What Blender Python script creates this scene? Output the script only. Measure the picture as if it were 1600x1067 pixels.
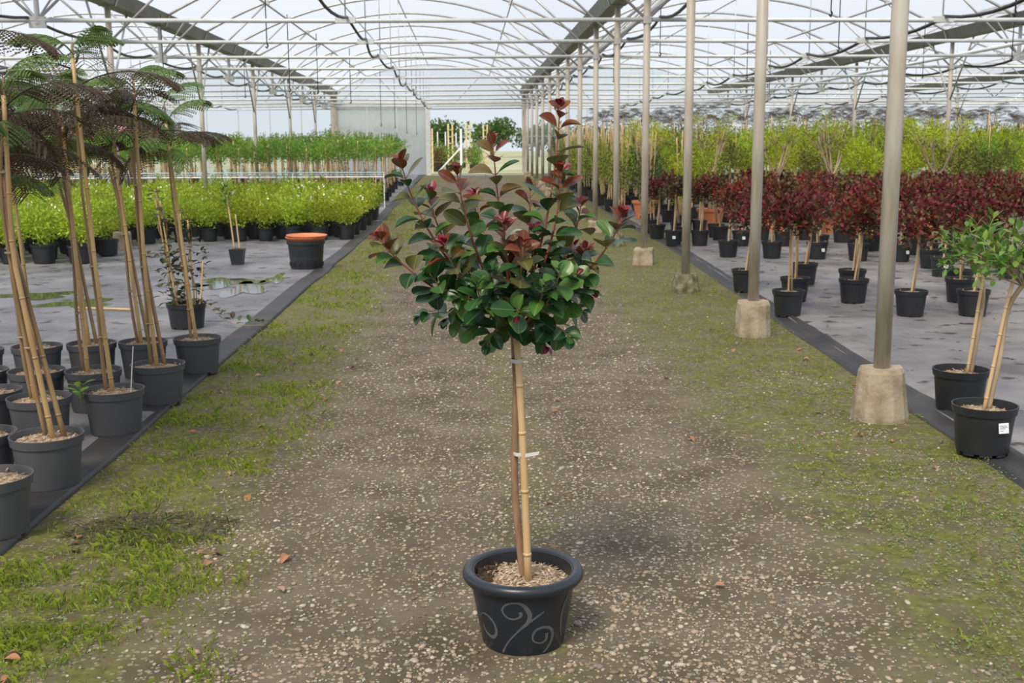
import bpy, math, random
import numpy as np
from mathutils import Matrix, Vector

# ------------------------------------------------------------------ camera, sky, sun, exposure
for o in list(bpy.data.objects):
    bpy.data.objects.remove(o)
scn = bpy.context.scene
COL = scn.collection
vs = scn.view_settings
vs.view_transform = 'Standard'; vs.look = 'None'; vs.gamma = 1.0
vs.use_curve_mapping = False
vs.exposure = 0.0

CAM_H = 1.3244
PITCH, YAW, ROLL, FPX = 0.1707, 0.0385, -0.0057, 1746.5
F = Vector((math.sin(YAW)*math.cos(PITCH), math.cos(YAW)*math.cos(PITCH), -math.sin(PITCH)))
R = Vector((math.cos(YAW), -math.sin(YAW), 0)); U = R.cross(F)
R2 = R*math.cos(ROLL)+U*math.sin(ROLL); U2 = -R*math.sin(ROLL)+U*math.cos(ROLL)
cd = bpy.data.cameras.new('camera'); cam = bpy.data.objects.new('camera', cd); COL.objects.link(cam)
cd.sensor_width = 36; cd.lens = 36*FPX/1600; cd.clip_start = 0.05; cd.clip_end = 600
cam.matrix_world = Matrix(((R2.x, U2.x, -F.x, 0), (R2.y, U2.y, -F.y, 0), (R2.z, U2.z, -F.z, CAM_H), (0, 0, 0, 1)))
cd.dof.use_dof = True; cd.dof.focus_distance = 3.3; cd.dof.aperture_fstop = 11
scn.camera = cam

w = bpy.data.worlds.new('sky'); scn.world = w; w.use_nodes = True
nt = w.node_tree; nt.nodes.clear()
tc = nt.nodes.new('ShaderNodeTexCoord'); sx = nt.nodes.new('ShaderNodeSeparateXYZ')
rp = nt.nodes.new('ShaderNodeValToRGB'); bg = nt.nodes.new('ShaderNodeBackground'); wo = nt.nodes.new('ShaderNodeOutputWorld')
cl = nt.nodes.new('ShaderNodeTexNoise'); cl.inputs['Scale'].default_value = 2.2; cl.inputs['Detail'].default_value = 6
cr = nt.nodes.new('ShaderNodeValToRGB'); cr.color_ramp.elements[0].position = .48; cr.color_ramp.elements[1].position = .68
mx = nt.nodes.new('ShaderNodeMix'); mx.data_type = 'RGBA'; mx.inputs['B'].default_value = (.93, .95, 1, 1)
rp.color_ramp.elements[0].position = 0.0; rp.color_ramp.elements[0].color = (.84, .93, 1.0, 1)
rp.color_ramp.elements[1].position = 0.55; rp.color_ramp.elements[1].color = (.70, .77, .98, 1)
nt.links.new(tc.outputs['Generated'], sx.inputs[0]); nt.links.new(sx.outputs['Z'], rp.inputs[0])
nt.links.new(tc.outputs['Generated'], cl.inputs['Vector']); nt.links.new(cl.outputs['Fac'], cr.inputs[0])
nt.links.new(cr.outputs[0], mx.inputs['Factor']); nt.links.new(rp.outputs[0], mx.inputs['A'])
nt.links.new(mx.outputs['Result'], bg.inputs[0]); bg.inputs[1].default_value = 0.90
nt.links.new(bg.outputs[0], wo.inputs[0])

sl = bpy.data.lights.new('sun_offscreen', 'SUN'); sl.energy = 4.2; sl.angle = math.radians(20); sl.color = (1, .90, .72)
sun = bpy.data.objects.new('sun_offscreen', sl); COL.objects.link(sun)
sun.rotation_euler = Vector((0.30, 0.62, -0.85)).to_track_quat('-Z', 'Y').to_euler()   # light comes from behind the camera, a little left

# ------------------------------------------------------------------ helpers
rnd = random.Random(7); rng = np.random.default_rng(11)
PI = math.pi

def gz(y):                       # the ground climbs gently towards the far gable
    return max(0.0, min(y, 40.5)-18.0)*0.0185
def gzv(y):
    return np.maximum(0, np.minimum(y, 40.5)-18.0)*0.0185

class Geo:
    def __init__(s): s.V = []; s.F = []; s.n = 0
    def add(s, V, Fc, mi=0):
        V = np.asarray(V, np.float32).reshape(-1, 3)
        if isinstance(Fc, np.ndarray):
            s.F.append((Fc+s.n, mi))
        else:
            by = {}
            for f in Fc: by.setdefault(len(f), []).append(f)
            for k, l in by.items(): s.F.append((np.array(l, np.int64)+s.n, mi))
        s.V.append(V); s.n += len(V); return s
    def tube(s, pts, r, sides=6, mi=0, cap=True):
        P = np.array([tuple(p) for p in pts], float); n = len(P)
        rr = np.full(n, r, float) if np.isscalar(r) else np.array(r, float)
        T = np.gradient(P, axis=0); T /= np.linalg.norm(T, axis=1)[:, None]+1e-12
        a = np.array([0, 0, 1.0]) if abs(T[0][2]) < .9 else np.array([1.0, 0, 0])
        u = np.cross(T[0], a); u /= np.linalg.norm(u)
        V = []; an = np.arange(sides)*2*PI/sides
        for i in range(n):
            u = u-T[i]*(u@T[i]); u /= np.linalg.norm(u)+1e-12; v = np.cross(T[i], u)
            V.append(P[i]+rr[i]*(np.cos(an)[:, None]*u+np.sin(an)[:, None]*v))
        V = np.concatenate(V); Fq = []
        for i in range(n-1):
            for j in range(sides):
                k = (j+1) % sides
                Fq.append((i*sides+j, i*sides+k, (i+1)*sides+k, (i+1)*sides+j))
        if cap:
            Fq.append(tuple(range(sides-1, -1, -1))); Fq.append(tuple((n-1)*sides+j for j in range(sides)))
        return s.add(V, Fq, mi)
    def lathe(s, prof, seg=24, c=(0, 0, 0), mi=0):
        an = np.arange(seg)*2*PI/seg; V = []; n = len(prof)
        for r, z in prof: V.append(np.stack([c[0]+r*np.cos(an), c[1]+r*np.sin(an), np.full(seg, c[2]+z)], 1))
        Fq = [(i*seg+j, i*seg+(j+1) % seg, (i+1)*seg+(j+1) % seg, (i+1)*seg+j) for i in range(n-1) for j in range(seg)]
        if prof[0][0] > 1e-4: Fq.append(tuple(range(seg-1, -1, -1)))
        return s.add(np.concatenate(V), Fq, mi)
    def box(s, x0, x1, y0, y1, z0, z1, mi=0, taper=0.0, jit=0.0):
        V = np.array([(x0, y0, z0), (x1, y0, z0), (x1, y1, z0), (x0, y1, z0), (x0+taper, y0+taper, z1), (x1-taper, y0+taper, z1), (x1-taper, y1-taper, z1), (x0+taper, y1-taper, z1)], float)
        if jit: V += rng.uniform(-jit, jit, V.shape)
        return s.add(V, [(3, 2, 1, 0), (4, 5, 6, 7), (0, 1, 5, 4), (1, 2, 6, 5), (2, 3, 7, 6), (3, 0, 4, 7)], mi)
    def mesh(s, name, mats, smooth=False):
        me = bpy.data.meshes.new(name)
        V = np.concatenate(s.V); me.vertices.add(len(V)); me.vertices.foreach_set('co', V.astype(np.float32).ravel())
        loops = np.concatenate([f.ravel() for f, m in s.F]).astype(np.int32)
        tot = np.concatenate([np.full(len(f), f.shape[1]) for f, m in s.F])
        st = np.concatenate([[0], np.cumsum(tot)[:-1]]).astype(np.int32)
        me.loops.add(len(loops)); me.loops.foreach_set('vertex_index', loops)
        me.polygons.add(len(tot)); me.polygons.foreach_set('loop_start', st)
        mi = np.concatenate([np.full(len(f), m) for f, m in s.F]).astype(np.int32)
        me.polygons.foreach_set('material_index', mi)
        me.polygons.foreach_set('use_smooth', np.full(len(tot), bool(smooth)))
        for m in (mats if isinstance(mats, (list, tuple)) else [mats]): me.materials.append(m)
        me.update(calc_edges=True); me.validate()
        return me

def ob(name, data, parent=None, loc=None, M=None):
    o = bpy.data.objects.new(name, data); COL.objects.link(o)
    if parent is not None: o.parent = parent
    if loc is not None: o.location = loc
    if M is not None: o.matrix_basis = M
    return o
def tag(o, label, cat, group=None):
    o['label'] = label; o['category'] = cat
    if group: o['group'] = group
    return o
def thing(name, label, cat, loc=(0, 0, 0), rz=0, group=None):
    o = ob(name, None, loc=loc); o.rotation_euler = (0, 0, rz); o.empty_display_size = .1
    return tag(o, label, cat, group)
def struct(o):
    o['kind'] = 'structure'; return o
def stuff(o):
    o['kind'] = 'stuff'; return o
def dup(root, loc, rz=0, label=None, group=None, scale=None):
    r = root.copy(); COL.objects.link(r); r.location = loc; r.rotation_euler = (0, 0, rz)
    if scale: r.scale = (scale, scale, scale)
    if label: r['label'] = label
    if group: r['group'] = group
    for ch in list(root.children):
        c = ch.copy(); COL.objects.link(c); c.parent = r
        for g in list(ch.children):
            d = g.copy(); COL.objects.link(d); d.parent = c
    return r
def frame(p, d, n):              # leaf frame: +Y along d, +Z near n
    d = Vector(d).normalized(); n = Vector(n); x = d.cross(n)
    if x.length < 1e-4: x = d.cross(Vector((1, .1, 0)))
    x.normalize(); z = x.cross(d)
    return Matrix(((x.x, d.x, z.x, p[0]), (x.y, d.y, z.y, p[1]), (x.z, d.z, z.z, p[2]), (0, 0, 0, 1)))
def vnoise(x, y, sc, seed=0):
    x = np.asarray(x)*sc+seed*17.3; y = np.asarray(y)*sc+seed*5.1
    xi = np.floor(x).astype(int); yi = np.floor(y).astype(int); fx = x-xi; fy = y-yi
    fx = fx*fx*(3-2*fx); fy = fy*fy*(3-2*fy)
    h = lambda a, b: np.modf(np.abs(np.sin(a*127.1+b*311.7+seed)*43758.5453))[0]
    return (h(xi, yi)*(1-fx)+h(xi+1, yi)*fx)*(1-fy)+(h(xi, yi+1)*(1-fx)+h(xi+1, yi+1)*fx)*fy

# ------------------------------------------------------------------ materials
def newmat(name):
    m = bpy.data.materials.new(name); m.use_nodes = True; return m, m.node_tree, m.node_tree.nodes['Principled BSDF']
def ramp(nt, cols, pos=None):
    r = nt.nodes.new('ShaderNodeValToRGB'); e = r.color_ramp.elements
    n = len(cols)
    while len(e) < n: e.new(.5)
    for i, c in enumerate(cols):
        e[i].position = pos[i] if pos else i/(n-1); e[i].color = (*c, 1)
    return r
def plain(name, cols, rough=.6, scale=8, bump=0.0, bscale=60, metal=0, spec=.5, stretch=None, detail=5):
    m, nt, b = newmat(name)
    b.inputs['Roughness'].default_value = rough; b.inputs['Metallic'].default_value = metal; b.inputs['Specular IOR Level'].default_value = spec
    t = nt.nodes.new('ShaderNodeTexCoord'); src = t.outputs['Object']
    if stretch:
        mp = nt.nodes.new('ShaderNodeMapping'); mp.inputs['Scale'].default_value = stretch; nt.links.new(src, mp.inputs[0]); src = mp.outputs[0]
    n = nt.nodes.new('ShaderNodeTexNoise'); n.inputs['Scale'].default_value = scale; n.inputs['Detail'].default_value = detail
    nt.links.new(src, n.inputs['Vector'])
    if len(cols) == 1: b.inputs['Base Color'].default_value = (*cols[0], 1)
    else:
        r = ramp(nt, cols, [.3+.4*i/(len(cols)-1) for i in range(len(cols))]); nt.links.new(n.outputs['Fac'], r.inputs[0]); nt.links.new(r.outputs[0], b.inputs['Base Color'])
    if bump:
        n2 = nt.nodes.new('ShaderNodeTexNoise'); n2.inputs['Scale'].default_value = bscale; n2.inputs['Detail'].default_value = 4; nt.links.new(src, n2.inputs['Vector'])
        bp = nt.nodes.new('ShaderNodeBump'); bp.inputs['Strength'].default_value = bump; bp.inputs['Distance'].default_value = .01
        nt.links.new(n2.outputs['Fac'], bp.inputs['Height']); nt.links.new(bp.outputs[0], b.inputs['Normal'])
    return m
def foliage(name, cols, trans=.25, rough=.5, per='island', spec=.4, vary=0, rib=0):
    m, nt, b = newmat(name)
    b.inputs['Roughness'].default_value = rough; b.inputs['Specular IOR Level'].default_value = spec
    if per == 'island': s = nt.nodes.new('ShaderNodeNewGeometry').outputs['Random Per Island']
    else: s = nt.nodes.new('ShaderNodeObjectInfo').outputs['Random']
    r = ramp(nt, cols); nt.links.new(s, r.inputs[0]); col = r.outputs[0]
    if vary:                                   # every plant has its own tint
        oi = nt.nodes.new('ShaderNodeObjectInfo'); hs = nt.nodes.new('ShaderNodeHueSaturation')
        for k, lo, hi in (('Value', 1-vary, 1+vary*.7), ('Hue', .5-.045*vary, .5+.045*vary)):
            mr = nt.nodes.new('ShaderNodeMapRange'); mr.inputs['To Min'].default_value = lo; mr.inputs['To Max'].default_value = hi
            if k == 'Hue':
                mt = nt.nodes.new('ShaderNodeMath'); mt.operation = 'FRACT'; m7 = nt.nodes.new('ShaderNodeMath'); m7.operation = 'MULTIPLY'; m7.inputs[1].default_value = 7.7
                nt.links.new(oi.outputs['Random'], m7.inputs[0]); nt.links.new(m7.outputs[0], mt.inputs[0]); nt.links.new(mt.outputs[0], mr.inputs['Value'])
            else: nt.links.new(oi.outputs['Random'], mr.inputs['Value'])
            nt.links.new(mr.outputs[0], hs.inputs[k])
        nt.links.new(col, hs.inputs['Color']); col = hs.outputs[0]
    if rib:                                    # pale midrib along the leaf's own axis
        tc_ = nt.nodes.new('ShaderNodeTexCoord'); sp_ = nt.nodes.new('ShaderNodeSeparateXYZ'); ab = nt.nodes.new('ShaderNodeMath'); ab.operation = 'ABSOLUTE'
        lt = nt.nodes.new('ShaderNodeMapRange'); lt.inputs['From Min'].default_value = rib; lt.inputs['From Max'].default_value = rib*2.2; lt.inputs['To Min'].default_value = .55; lt.inputs['To Max'].default_value = 0
        mx_ = nt.nodes.new('ShaderNodeMix'); mx_.data_type = 'RGBA'; mx_.inputs['B'].default_value = (.22, .26, .12, 1)
        nt.links.new(tc_.outputs['Object'], sp_.inputs[0]); nt.links.new(sp_.outputs['X'], ab.inputs[0]); nt.links.new(ab.outputs[0], lt.inputs['Value'])
        nt.links.new(lt.outputs[0], mx_.inputs['Factor']); nt.links.new(col, mx_.inputs['A']); col = mx_.outputs['Result']
    nt.links.new(col, b.inputs['Base Color'])
    if trans > 0:
        t = nt.nodes.new('ShaderNodeBsdfTranslucent'); nt.links.new(col, t.inputs['Color'])
        x = nt.nodes.new('ShaderNodeMixShader'); x.inputs[0].default_value = trans
        out = nt.nodes['Material Output']
        nt.links.new(b.outputs[0], x.inputs[1]); nt.links.new(t.outputs[0], x.inputs[2]); nt.links.new(x.outputs[0], out.inputs[0])
    return m

M_galv = plain('galvanised_steel', [(.42, .42, .41), (.56, .56, .55)], rough=.45, scale=12, metal=.35, stretch=(1, 1, .2))
M_post = plain('weathered_post', [(.30, .26, .19), (.42, .38, .31), (.50, .47, .42)], rough=.5, scale=5, metal=.0, stretch=(3, 3, .5))
M_tie = plain('white_steel', [(.55, .57, .56), (.68, .70, .69)], rough=.45, scale=9, metal=.15)
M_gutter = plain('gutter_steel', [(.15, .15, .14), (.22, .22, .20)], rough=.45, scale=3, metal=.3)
M_conc = plain('mossy_concrete', [(.20, .155, .09), (.36, .29, .20), (.44, .38, .29)], rough=.9, scale=9, bump=.5, bscale=45)
M_concmoss = plain('very_mossy_concrete', [(.06, .06, .03), (.16, .14, .08), (.32, .29, .22)], rough=.95, scale=14, bump=.9, bscale=40)
M_rubber = plain('black_rubber', [(.018, .02, .023)], rough=.45)
M_greypot = plain('grey_plastic', [(.072, .074, .082), (.085, .087, .095)], rough=.55, scale=4, bump=.05, bscale=300)
M_blackpot = plain('black_plastic', [(.016, .018, .022), (.03, .032, .036)], rough=.42, scale=6)
M_mainpot = plain('anthracite_plastic', [(.017, .022, .030), (.021, .027, .036)], rough=.34, scale=5)
M_swirl = plain('pale_print', [(.085, .090, .10), (.11, .115, .125)], rough=.45, scale=30)
M_terra = plain('terracotta_plastic', [(.62, .20, .085), (.72, .26, .12)], rough=.6, scale=5)
M_mulch = plain('wood_fibre_mulch', [(.16, .11, .07), (.38, .28, .18), (.55, .44, .31)], rough=.95, scale=60, bump=.8, bscale=140)
M_soil = plain('dark_soil', [(.035, .022, .014), (.08, .05, .03)], rough=1, scale=40, bump=.8, bscale=90)
M_chip = foliage('mulch_chips', [(.26, .18, .11), (.48, .37, .25), (.64, .53, .39), (.38, .27, .17)], trans=0, rough=.9)
M_cane = plain('bamboo_cane', [(.36, .22, .085), (.50, .33, .14), (.56, .40, .19)], rough=.45, scale=10, stretch=(1, 1, .25))
M_canepale = plain('pale_bamboo_cane', [(.56, .37, .18), (.68, .49, .27)], rough=.45, scale=10, stretch=(1, 1, .3))
M_canedark = plain('stained_bamboo', [(.14, .08, .04), (.30, .19, .09), (.42, .28, .13)], rough=.5, scale=6, stretch=(1, 1, .3))
M_bark = plain('brown_bark', [(.16, .085, .045), (.27, .16, .09), (.33, .22, .13)], rough=.8, scale=30, bump=.4, bscale=90, stretch=(1, 1, .3))
M_barkpale = plain('pale_bark', [(.30, .22, .14), (.46, .36, .25)], rough=.8, scale=20, stretch=(1, 1, .3))
M_twig = plain('red_twig', [(.20, .045, .03), (.30, .09, .05)], rough=.6, scale=20)
M_node = plain('cane_node', [(.22, .12, .05)], rough=.6)
M_tape = plain('clear_tie_tape', [(.62, .62, .58)], rough=.35)
M_paper = plain('white_sticker', [(.85, .87, .90)], rough=.5)
M_ink = plain('grey_print', [(.25, .26, .28)], rough=.6)
M_string = plain('white_string', [(.72, .68, .60)], rough=.8)
M_rail = plain('white_rail', [(.72, .76, .80), (.80, .84, .88)], rough=.4, scale=6)
M_blue = plain('pale_blue_pipe', [(.30, .48, .58)], rough=.4)

# leaves
LEAF_COLS = {'dark': [(.015, .055, .016), (.026, .085, .022), (.038, .115, .026)],
             'mid': [(.045, .120, .022), (.075, .175, .032), (.105, .205, .042)],
             'olive': [(.070, .085, .018), (.105, .100, .022), (.13, .080, .022)],
             'copper': [(.13, .030, .014), (.17, .050, .020), (.10, .022, .014)],
             'crimson': [(.15, .006, .018), (.21, .010, .026), (.11, .005, .014)]}
M_leaf = {k: foliage('myrtle_leaf_'+k, v, trans=.12, rough=.33, per='object', spec=.42, rib=.0006) for k, v in LEAF_COLS.items()}
M_frond = foliage('mimosa_bronze', [(.040, .018, .014), (.075, .032, .022), (.065, .065, .022), (.095, .042, .030), (.08, .09, .03)], trans=.35)
M_frondg = foliage('mimosa_green', [(.08, .15, .035), (.12, .21, .05), (.17, .27, .08)], trans=.35)
M_hedge = foliage('lime_shrub', [(.20, .30, .018), (.36, .47, .028), (.50, .58, .055), (.30, .42, .025)], trans=.35, vary=.25)
M_flower = plain('white_petals', [(.85, .85, .78)], rough=.6)
M_green = foliage('fresh_green', [(.11, .24, .03), (.20, .37, .045), (.28, .45, .07)], trans=.35, vary=.25)
M_yellow = foliage('yellow_green', [(.20, .34, .018), (.38, .50, .024), (.54, .58, .034), (.28, .42, .022), (.38, .32, .03)], trans=.38, vary=.28)
M_dkgreen = foliage('deep_green', [(.04, .08, .015), (.07, .13, .02), (.11, .17, .03), (.14, .09, .035)], trans=.2, vary=.28)
M_red = foliage('dark_red_crown', [(.10, .012, .016), (.23, .024, .034), (.36, .042, .058), (.05, .028, .014), (.10, .085, .025), (.24, .06, .04), (.16, .12, .04)], trans=.28, vary=.28)
M_rdark = foliage('red_green_crown', [(.030, .036, .012), (.07, .065, .02), (.13, .12, .03), (.15, .05, .028), (.19, .045, .035)], trans=.2, vary=.28)
M_bright = foliage('bright_myrtle_leaf', [(.07, .17, .025), (.12, .26, .04), (.18, .33, .05), (.21, .25, .05)], trans=.25, rough=.4, per='object')
M_clem = foliage('climber_leaf', [(.05, .014, .018), (.04, .075, .02), (.07, .12, .03), (.06, .02, .02)], trans=.2, per='object')
M_grass = foliage('grass_blade', [(.16, .25, .025), (.26, .36, .04), (.38, .46, .07), (.30, .36, .04)], trans=.35)
M_clover = foliage('tiny_groundcover', [(.12, .19, .06), (.18, .26, .10), (.26, .34, .16), (.14, .23, .06)], trans=.25)
M_peb = foliage('pebbles', [(.13, .10, .07), (.27, .21, .14), (.42, .36, .27), (.20, .165, .13), (.35, .25, .165), (.54, .48, .39), (.09, .092, .09)], trans=0, rough=.5)
M_pebo = foliage('pebble', [(.16, .13, .09), (.30, .23, .16), (.40, .34, .26), (.21, .17, .14), (.34, .24, .16), (.48, .42, .35)], trans=0, rough=.5, per='object')
M_dead = foliage('fallen_leaf', [(.36, .15, .08), (.46, .23, .13), (.42, .28, .20), (.26, .10, .06)], trans=.15, per='object')
M_clip = foliage('clippings', [(.035, .05, .02), (.07, .09, .04), (.09, .035, .03), (.10, .12, .06)], trans=.2)
M_litter = foliage('litter', [(.10, .05, .03), (.20, .09, .05), (.06, .04, .03)], trans=0)

def ground_mat():
    m, nt, b = newmat('gravel_track'); N = nt.nodes.new; L = nt.links.new
    t = N('ShaderNodeTexCoord'); P = t.outputs['Object']
    sep = N('ShaderNodeSeparateXYZ'); L(P, sep.inputs[0])
    def noise(s, d=5):
        n = N('ShaderNodeTexNoise'); n.inputs['Scale'].default_value = s; n.inputs['Detail'].default_value = d; L(P, n.inputs['Vector']); return n.outputs['Fac']
    def math_(op, a, c, cl=False):
        q = N('ShaderNodeMath'); q.operation = op; q.use_clamp = cl
        for i, v in enumerate((a, c)):
            if isinstance(v, (int, float)): q.inputs[i].default_value = v
            else: L(v, q.inputs[i])
        return q.outputs[0]
    def mixc(f, a, c):
        q = N('ShaderNodeMix'); q.data_type = 'RGBA'
        L(f, q.inputs['Factor'])
        for k, v in (('A', a), ('B', c)):
            if isinstance(v, tuple): q.inputs[k].default_value = (*v, 1)
            else: L(v, q.inputs[k])
        return q.outputs['Result']
    dirt = ramp(nt, [(.082, .064, .040), (.125, .100, .066), (.170, .140, .100)], [.3, .5, .7]); L(noise(3.0, 8), dirt.inputs[0])
    v = N('ShaderNodeTexVoronoi'); v.inputs['Scale'].default_value = 55; L(P, v.inputs['Vector'])
    pc = ramp(nt, [(.14, .11, .075), (.24, .20, .14), (.36, .31, .23), (.19, .155, .115), (.28, .22, .155)]); 
    sc = N('ShaderNodeSeparateColor'); L(v.outputs['Color'], sc.inputs[0]); L(sc.outputs[0], pc.inputs[0])
    mask = math_('MULTIPLY', math_('LESS_THAN', v.outputs['Distance'], .40), math_('GREATER_THAN', sc.outputs[1], .42))
    base = mixc(mask, dirt.outputs[0], pc.outputs[0])
    # moss spreads in from both edges and along the crown of the track
    dist = math_('ABSOLUTE', math_('SUBTRACT', sep.outputs['X'], .20), 0)
    edge = math_('ADD', dist, math_('MULTIPLY', math_('SUBTRACT', noise(1.6, 6), .5), 1.1))
    mr = ramp(nt, [(0, 0, 0), (1, 1, 1)], [.42, .62]); L(math_('MULTIPLY', edge, .5), mr.inputs[0])
    fine = ramp(nt, [(0, 0, 0), (1, 1, 1)], [.41, .60]); L(noise(9, 6), fine.inputs[0])
    moss = math_('MULTIPLY', mr.outputs[0], math_('ADD', math_('MULTIPLY', fine.outputs[0], .75), .2), True)
    mossc = ramp(nt, [(.062, .070, .010), (.120, .132, .016), (.19, .20, .030)], [.3, .5, .72]); L(noise(22, 6), mossc.inputs[0])
    base2 = mixc(math_('MULTIPLY', moss, .88), base, mossc.outputs[0])
    crown = ramp(nt, [(1, 1, 1), (0, 0, 0)], [.03, .16]); L(math_('ADD', dist, math_('MULTIPLY', math_('SUBTRACT', noise(2.3, 6), .5), .5)), crown.inputs[0])
    cm = math_('MULTIPLY', crown.outputs[0], math_('MULTIPLY', fine.outputs[0], .5))
    L(mixc(cm, base2, mossc.outputs[0]), b.inputs['Base Color'])
    b.inputs['Roughness'].default_value = .85; b.inputs['Specular IOR Level'].default_value = .25
    hgt = math_('ADD', math_('MULTIPLY', mask, .6), noise(70, 5))
    bp = N('ShaderNodeBump'); bp.inputs['Strength'].default_value = .6; bp.inputs['Distance'].default_value = .008
    L(hgt, bp.inputs['Height']); L(bp.outputs[0], b.inputs['Normal'])
    return m
M_ground = ground_mat()

def fabric_mat(name, cols, puddle):
    m, nt, b = newmat(name); N = nt.nodes.new; L = nt.links.new
    t = N('ShaderNodeTexCoord'); P = t.outputs['Object']
    n1 = N('ShaderNodeTexNoise'); n1.inputs['Scale'].default_value = 1.3; n1.inputs['Detail'].default_value = 8; n1.inputs['Roughness'].default_value = .65; L(P, n1.inputs['Vector'])
    r = ramp(nt, cols, [.34, .46, .58, .70]); L(n1.outputs['Fac'], r.inputs[0])
    n2 = N('ShaderNodeTexNoise'); n2.inputs['Scale'].default_value = 5; n2.inputs['Detail'].default_value = 6; L(P, n2.inputs['Vector'])
    d = ramp(nt, [(1, 1, 1), (0, 0, 0)], [.34, .40]); L(n2.outputs['Fac'], d.inputs[0])
    mx = N('ShaderNodeMix'); mx.data_type = 'RGBA'; L(d.outputs[0], mx.inputs['Factor']); L(r.outputs[0], mx.inputs['A']); mx.inputs['B'].default_value = (.055, .042, .034, 1)
    L(mx.outputs['Result'], b.inputs['Base Color'])
    mp = N('ShaderNodeMapping'); mp.inputs['Scale'].default_value = (9, .45, 1); L(P, mp.inputs[0])
    n3 = N('ShaderNodeTexNoise'); n3.inputs['Scale'].default_value = 1.0; n3.inputs['Detail'].default_value = 7; n3.inputs['Distortion'].default_value = .6; L(mp.outputs[0], n3.inputs['Vector'])
    rr = ramp(nt, [(.10, .10, .10), (.5, .5, .5), (.62, .62, .62)], [puddle-.05, puddle, .7]); L(n1.outputs['Fac'], rr.inputs[0]); L(rr.outputs[0], b.inputs['Roughness'])
    wv = N('ShaderNodeTexWave'); wv.inputs['Scale'].default_value = 60; wv.inputs['Distortion'].default_value = .6; L(P, wv.inputs['Vector'])
    bp = N('ShaderNodeBump'); bp.inputs['Strength'].default_value = .12; bp.inputs['Distance'].default_value = .004; L(wv.outputs['Fac'], bp.inputs['Height'])
    bp2 = N('ShaderNodeBump'); bp2.inputs['Strength'].default_value = .35; bp2.inputs['Distance'].default_value = .03; L(n2.outputs['Fac'], bp2.inputs['Height']); L(bp.outputs[0], bp2.inputs['Normal'])
    bp3 = N('ShaderNodeBump'); bp3.inputs['Strength'].default_value = .5; bp3.inputs['Distance'].default_value = .02; L(n3.outputs['Fac'], bp3.inputs['Height']); L(bp2.outputs[0], bp3.inputs['Normal'])
    L(bp3.outputs[0], b.inputs['Normal'])
    return m
M_fabL = fabric_mat('ground_fabric_wet', [(.075, .075, .08), (.155, .155, .165), (.22, .217, .225), (.28, .27, .27)], .40)
M_fabR = fabric_mat('ground_fabric_dry', [(.11, .10, .095), (.20, .19, .185), (.26, .25, .245), (.32, .305, .295)], .30)
M_fabE = fabric_mat('ground_fabric_black', [(.020, .020, .020), (.032, .032, .034), (.05, .048, .045), (.085, .08, .07)], .30)
M_out = plain('far_field', [(.22, .26, .10), (.34, .36, .20), (.46, .44, .34)], rough=.95, scale=.25)

def film_mat(name, tcol, tr, dcol):
    m = bpy.data.materials.new(name); m.use_nodes = True; nt = m.node_tree; nt.nodes.clear()
    a = nt.nodes.new('ShaderNodeBsdfTransparent'); a.inputs[0].default_value = (*tcol, 1)
    b = nt.nodes.new('ShaderNodeBsdfTranslucent'); b.inputs[0].default_value = (*dcol, 1)
    x = nt.nodes.new('ShaderNodeMixShader'); x.inputs[0].default_value = 1-tr
    o = nt.nodes.new('ShaderNodeOutputMaterial')
    nt.links.new(a.outputs[0], x.inputs[1]); nt.links.new(b.outputs[0], x.inputs[2]); nt.links.new(x.outputs[0], o.inputs[0])
    return m
M_film = film_mat('roof_film', (.97, .97, .985), .80, (.86, .87, .92))
M_gable = film_mat('gable_film', (.98, .99, 1), .80, (.9, .92, .95))
M_poly = film_mat('door_polycarbonate', (.95, .95, .93), .10, (.84, .85, .83))

# ------------------------------------------------------------------ the ground
ARCHY = lambda n: 5.31+2.5*(n-1)
XE = [-18.05, -11.36, -4.67, 2.02, 8.71, 15.40, 22.09]
WALLY = ARCHY(15)
def sheet(xs, ys, zf, mat, name, xoff=None):
    X, Y = np.meshgrid(xs, ys)
    if xoff is not None: X = X+xoff(Y)
    Z = zf(X, Y); V = np.stack([X, Y, Z], -1).reshape(-1, 3); nx = len(xs)
    i = np.arange(len(ys)-1)[:, None]*nx+np.arange(nx-1)[None]; i = i.ravel()
    Fq = np.stack([i, i+1, i+nx+1, i+nx], 1)
    g = Geo(); g.add(V, Fq); return ob(name, g.mesh(name, mat, True))
floor = struct(sheet(np.linspace(-30, 30, 31), np.array([-8, 0, 5, 10, 18, 25, 32, 40.5, 42]), lambda X, Y: gzv(Y), M_ground, 'floor'))
outside = struct(sheet(np.linspace(-220, 220, 21), np.array([41.9, 60, 100, 160, 260, 420]), lambda X, Y: gzv(Y)-.02, M_out, 'ground_outside'))
def wrk(X, Y):
    a = .010*vnoise(X, Y, 1.7, 3)+.006*vnoise(X, Y*.5, 5, 4)
    return gzv(Y)+.006+a
ysf = np.concatenate([np.linspace(2.4, 16, 120), np.linspace(16.3, 41, 50)])
def skirtz(f, edge):
    def g(X, Y):
        Z = f(X, Y); Z[:, edge] -= .025; return Z
    return g
fl = struct(sheet(np.concatenate([np.linspace(-19, -6, 20), np.linspace(-5.9, -1.605, 60), [-1.60]]), ysf, skirtz(wrk, -1), M_fabL, 'ground_fabric', xoff=lambda Y: .03*(vnoise(Y, 0*Y, .9, 8)-.5)))
def redge(Y): return np.where(Y < 8.4, 2.16+(Y-4)*.045, np.minimum(2.36+(Y-8.4)*.05, 2.72))
fr = struct(sheet(np.concatenate([[0, .005], np.linspace(.06, 5, 60), np.linspace(5.3, 21, 24)]), ysf, skirtz(wrk, 0), M_fabR, 'ground_fabric', xoff=lambda Y: redge(Y)+.12))
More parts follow.
